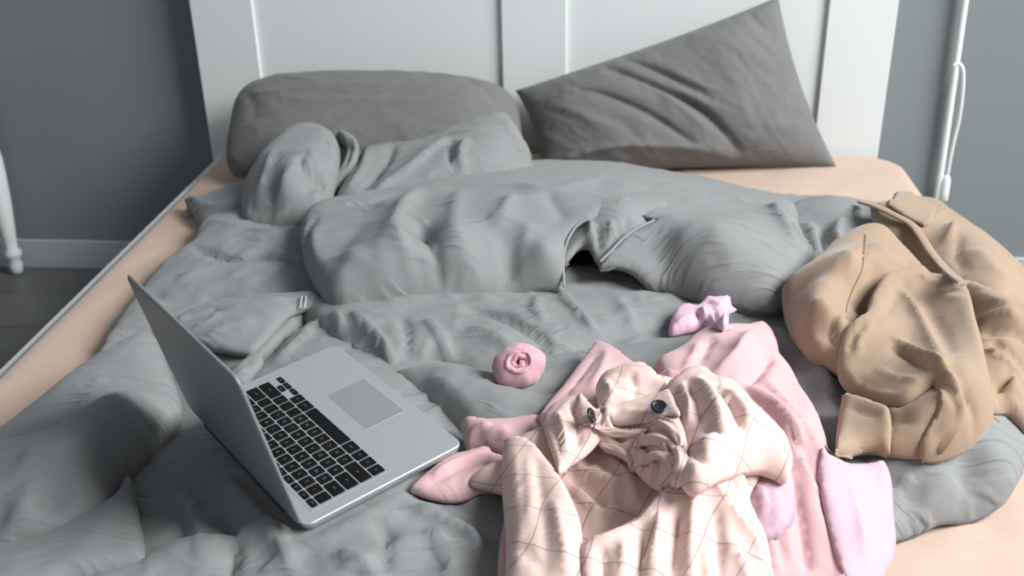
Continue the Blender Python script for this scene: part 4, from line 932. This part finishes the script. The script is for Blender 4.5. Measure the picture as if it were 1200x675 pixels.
HF = [layer([(1100,330,.02),(1131,330,.035),(1157,339,.04),(1180,351,.042),(1200,362,.042),(1240,390,.04),(1270,440,.03),(1260,500,.02),(1230,520,.015),(1204,512,.012),(1192,496,.014),(1180,483,.016),(1165,482,.016),(1140,480,.015),(1110,430,.015),(1100,380,.015)],
 ctrl=[(1165,360,.06),(1180,390,.06),(1175,430,.055),(1190,460,.045),(1210,480,.03),(1170,470,.03)],
 folds=[([(1146,378),(1168,370),(1200,378)],.010,.007,.010,.12),([(1150,392),(1175,388),(1205,400)],-.009,.007),([(1154,408),(1174,422),(1196,445),(1210,470)],.011,.006,.008,.1),([(1160,398),(1185,415),(1205,440)],-.010,.006,.008,.1),
   ([(1165,467),(1182,457),(1192,444)],.010,.005),([(1166,458),(1178,448),(1186,436)],-.012,.006),([(1168,481),(1180,474),(1195,472)],.006,.005),([(1168,474),(1185,468),(1198,466)],-.010,.004),([(1182,483),(1195,492),(1208,510)],.006,.005),([(1140,345),(1160,352),(1190,368)],.006,.010)],
 r=.03, e=.02, t=.025, sp=.0055, drape=True, nz=((.0015,.04,305,-.6),))]
HE = [layer([(1034,474,.024),(1040,478,.028),(1060,480,.03),(1092,457,.03),(1140,460,.03),(1163,480,.025),(1158,501,.022),(1145,515,.02),(1130,526,.018),(1113,534,.017),(1095,538,.016),(1070,535,.016),(1040,529,.016),(1034,515,.016)],
 ctrl=[(1010,500,.042),(1040,505,.044),(1080,500,.046),(1110,510,.046),(1130,490,.05)],
 folds=[([(1041,498),(1041,515),(1042,530)],.004,.003,.004,.08),([(1037,498),(1037,515),(1038,530)],-.003,.002,.003,.08),([(990,466),(986,495),(982,524)],-.004,.006),([(1095,460),(1110,482),(1117,497),(1100,520)],.009,.006,.010,.12),([(1120,470),(1133,492),(1118,516)],-.010,.008),([(1150,470),(1150,495),(1130,518)],.008,.010),
   ([(1050,490),(1075,495),(1095,490)],-.005,.008),([(995,475),(1015,485),(1035,486)],-.004,.008)],
 r=.02, e=.016, t=.012, sp=.005, drape=True, nz=((.001,.04,307,.1),))]
HD = [layer([(1033,326,.03),(1050,318,.036),(1068,314,.038),(1078,314,.038),(1087,320,.038),(1092,325,.038),(1110,327,.038),(1129,329,.038,1),(1137,347,.038),(1143,373,.038),(1151,402,.038),(1157,430,.038),(1163,460,.036),(1165,480,.034),(1159,501,.030),(1145,516,.026),(1130,527,.022),(1112,535,.020),(1095,539,.018),(1080,536,.018),(1078,520,.02),(1092,500,.024),(1098,482,.026),(1093,457,.028,1),(1080,466,.026),(1068,474,.025),(1054,478,.024),(1036,477,.023),(1018,469,.022),(1002,459,.022),(986,448,.022),(981,436,.022),(982,420,.024),(986,402,.026),(991,388,.028),(1003,377,.03),(1014,368,.03),(1020,350,.03)],
 ctrl=[(1060,340,.058),(1100,350,.062),(1040,380,.056),(1070,400,.056),(1110,400,.060),(1130,440,.058),(1030,420,.048),(1060,440,.046),(1010,430,.042),(1090,430,.054),(1140,480,.046),(1005,395,.042),(1110,500,.040),(1100,522,.032),(1130,505,.040)],
 folds=[([(1050,328),(1060,345),(1072,362),(1086,390),(1103,419),(1108,442)],.010,.006,.011,.15),([(1080,335),(1092,365),(1110,400),(1118,430)],-.005,.012),([(1040,394),(1053,401),(1081,419),(1106,439),(1120,458),(1127,481),(1122,502),(1100,528)],.012,.007,.006,.12),
   ([(1044,404),(1068,420),(1092,438)],-.008,.006,.010,.12),([(984,440),(1002,456),(1030,470),(1056,474),(1082,463)],.006,.006),([(1027,430),(1053,444),(1081,456)],.005,.007),([(1000,442),(1025,455),(1055,463)],-.005,.007),
   ([(1122,455),(1136,475),(1142,495),(1132,518)],-.010,.007),([(988,405),(990,393),(1004,380),(1018,374)],.007,.004,.006,.1),([(997,415),(1000,398),(1014,382)],-.006,.005),([(1004,420),(1008,398),(1025,378)],.005,.006),
   ([(1095,340),(1115,350),(1132,348)],.004,.010),([(1133,340),(1141,373),(1149,405),(1156,440),(1160,470)],.006,.004,.008,.12),([(1062,326),(1052,345),(1035,370)],-.004,.010),([(1075,318),(1090,330),(1112,332)],.004,.006)],
 r=.020, e=.016, t=.016, sp=.005, drape=True, sup_blur=7, nz=((.0012,.05,309,.9),(.0006,.02,310,.9)))]
CU = layer([(987,463,.016,1),(997,464,.018),(1016,470,.020),(1042,480,.024,1),(1045,500,.022),(1043,531,.016,1),(1010,529,.014),(979,527,.014,1),(981,500,.015)],
 ctrl=[(1010,498,.034)], folds=[([(995,475),(1015,485),(1035,488)],-.003,.006),([(989,468),(986,495),(983,522)],-.002,.004)], r=.012, e=.012, t=.012, sp=.004, drape=True)
RB = layer([(1040,242,.003,1),(1055,225,.004,1),(1075,232,.005),(1102,241,.005,1),(1094,255,.005),(1083,265,.004,1),(1062,255,.003)],
 r=.008, e=.003, t=.004, sp=.0045, drape=True, sup_blur=2)
hood = empty('hoodie', tuple(V(1080, 420, .06)), 'tan brown hoodie crumpled on the right edge of the bed', 'hoodie')
build('body', HD+HF, M['hoodie'], hood); build('back_panel', HA, M['hoodie'], hood); hc = build('hood', HC, M['hoodie'], hood); build('sleeve', HE, M['hoodie'], hood)
build('cuff', [CU], M['hoodie_rib'], hood); build('waistband', [RB], M['hoodie_rib'], hood)
ha = [o for o in hood.children if o.name.startswith('back_panel')] if False else None
on = lambda pts, l=.0: [hit(a, b, lambda x, y: bil(GZ, x, y)+l) for a, b in pts]
dsp = crom(np.array(on([(1010,237),(1026,242),(1048,252),(1068,263),(1080,278),(1090,294),(1104,311),(1120,326),(1128,332)], .011)), False, n=6)
link('drawstring', tube_mesh(dsp, .0088, 12, flat=.45), M['hoodie'], hood)
sm = [q for q in crom(np.array([(1014,275),(1013,290),(1010,315),(1001,335),(994,352),(991,366)], float), False, n=6)]
link('seam', tube_mesh(ray_mesh(hc, sm, .0004), .0011, 6), M['seam'], hood)

# ------------------------------------------------------------------ rolled socks
def rolled_sock(name, cpx, R, tilt, label, turns=2.0, seed=0, squash=.72):
    c_ = hit(cpx[0], cpx[1], lambda x, y: bil(GZ, x, y)+R*squash*.9); n = 150; mrows = 18; vs = []; fs = []
    Mx = (Matrix.Rotation(tilt[0], 3, 'X') @ Matrix.Rotation(tilt[1], 3, 'Y') @ Matrix.Rotation(tilt[2], 3, 'Z'))
    root = None
    # outer ball with a rounded mouth, then a spiral of cloth coming out of it
    nu, nv = 64, 40
    for j in range(nv+1):
        ph_ = -PI/2+j/nv*(PI*1.22)
        for i in range(nu):
            a = 2*PI*i/nu; k = 1+.05*math.sin(2*a+seed)+.03*math.sin(5*a+ph_*2+seed)+.012*math.sin(11*a-ph_*3)
            if ph_ <= PI*.32: rr = R*math.cos(ph_)*k; z = R*squash*math.sin(ph_)
            else:
                q = (ph_-PI*.32)/(PI*.40); ang = q*PI*.9
                rr = (R*math.cos(PI*.32)-.12*R*(1-math.cos(ang)))*k-.30*R*max(0, q-.6); z = R*squash*(math.sin(PI*.32)+.13*math.sin(ang))-R*.9*max(0, q-.55)
            vs.append(Vector((rr*math.cos(a)*1.12, rr*math.sin(a), z+.03*R*math.sin(4*a+seed))))
    for j in range(nv):
        for i in range(nu): fs.append((j*nu+i, j*nu+(i+1) % nu, (j+1)*nu+(i+1) % nu, (j+1)*nu+i))
    fs.append(tuple(range(nu))[::-1]); fs.append(tuple(nv*nu+i for i in range(nu)))
    me = mesh(name, [tuple(Vector(c_)+Mx @ v) for v in vs], fs); o = link(name, me, M['sock']); tag(o, label, 'sock', 'rolled pink socks')
    vs = []; fs = []; th_ = .11*R
    prof = [(-1, -1.0), (-1, .0), (-.8, .5), (0, .8), (.8, .5), (1, .0), (1, -1.0)]; m_ = len(prof)
    for i in range(n+1):
        s = i/n; a = s*turns*2*PI+seed; rc = R*(.50-.42*s)+.02*R*math.sin(5*a); zt = R*squash*(.80-.10*s+.10*math.sin(a*1.7+seed))
        for po, ph2 in prof:
            rr = rc+po*th_; z = zt+ph2*th_ if ph2 > -1 else -R*.1
            vs.append(tuple(Vector(c_)+Mx @ Vector((rr*math.cos(a)*1.15, rr*math.sin(a), z))))
    for i in range(n):
        for k in range(m_-1): fs.append((i*m_+k, i*m_+k+1, (i+1)*m_+k+1, (i+1)*m_+k))
    link('rolled_cuff', mesh('rolled_cuff', vs, fs), M['sock'], o)
    return o
M['sock'] = fabric('sock_knit', (.56, .31, .36), (.62, .37, .42), micro=90, mstr=.2, sheen=.25)
M['sock_pale'] = fabric('sock_knit_pale', (.66, .42, .50), (.70, .47, .55), micro=90, mstr=.2, sheen=.25)
rolled_sock('rolled_sock', (608, 429), .0335, (.75, .1, .3), 'rolled-up rose pink sock alone on the grey duvet right of the laptop', seed=1)
s2 = layer([(785,392,.004),(786,376,.010),(793,364,.014),(806,359,.016),(818,362,.018),(826,350,.02),(840,351,.022),(856,348,.022,1),(855,362,.022),(853,378,.018),(840,383,.014),(828,386,.010),(808,389,.006)],
  ctrl=[(803,374,.034),(840,366,.044),(826,372,.036)], folds=[([(816,362),(819,374),(814,386)],-.009,.004,.006,.1),([(830,358),(838,366),(846,372),(842,378)],-.008,.003,.004,.1),([(828,368),(836,374),(848,380)],.007,.004),([(832,352),(843,358),(853,358)],.007,.004),([(822,360),(826,372),(824,382)],.007,.004),([(845,360),(850,368),(848,376)],.006,.003),([(793,380),(803,372),(812,372)],.004,.006)],
  r=.014, e=.014, t=.014, sp=.003, drape=True, nz=((.001,.012,401,.4),))
so = build('rolled_sock', [s2], M['sock_pale']); tag(so, 'pale pink knotted sock lying behind the pink top near the big duvet roll', 'sock', 'rolled pink socks')
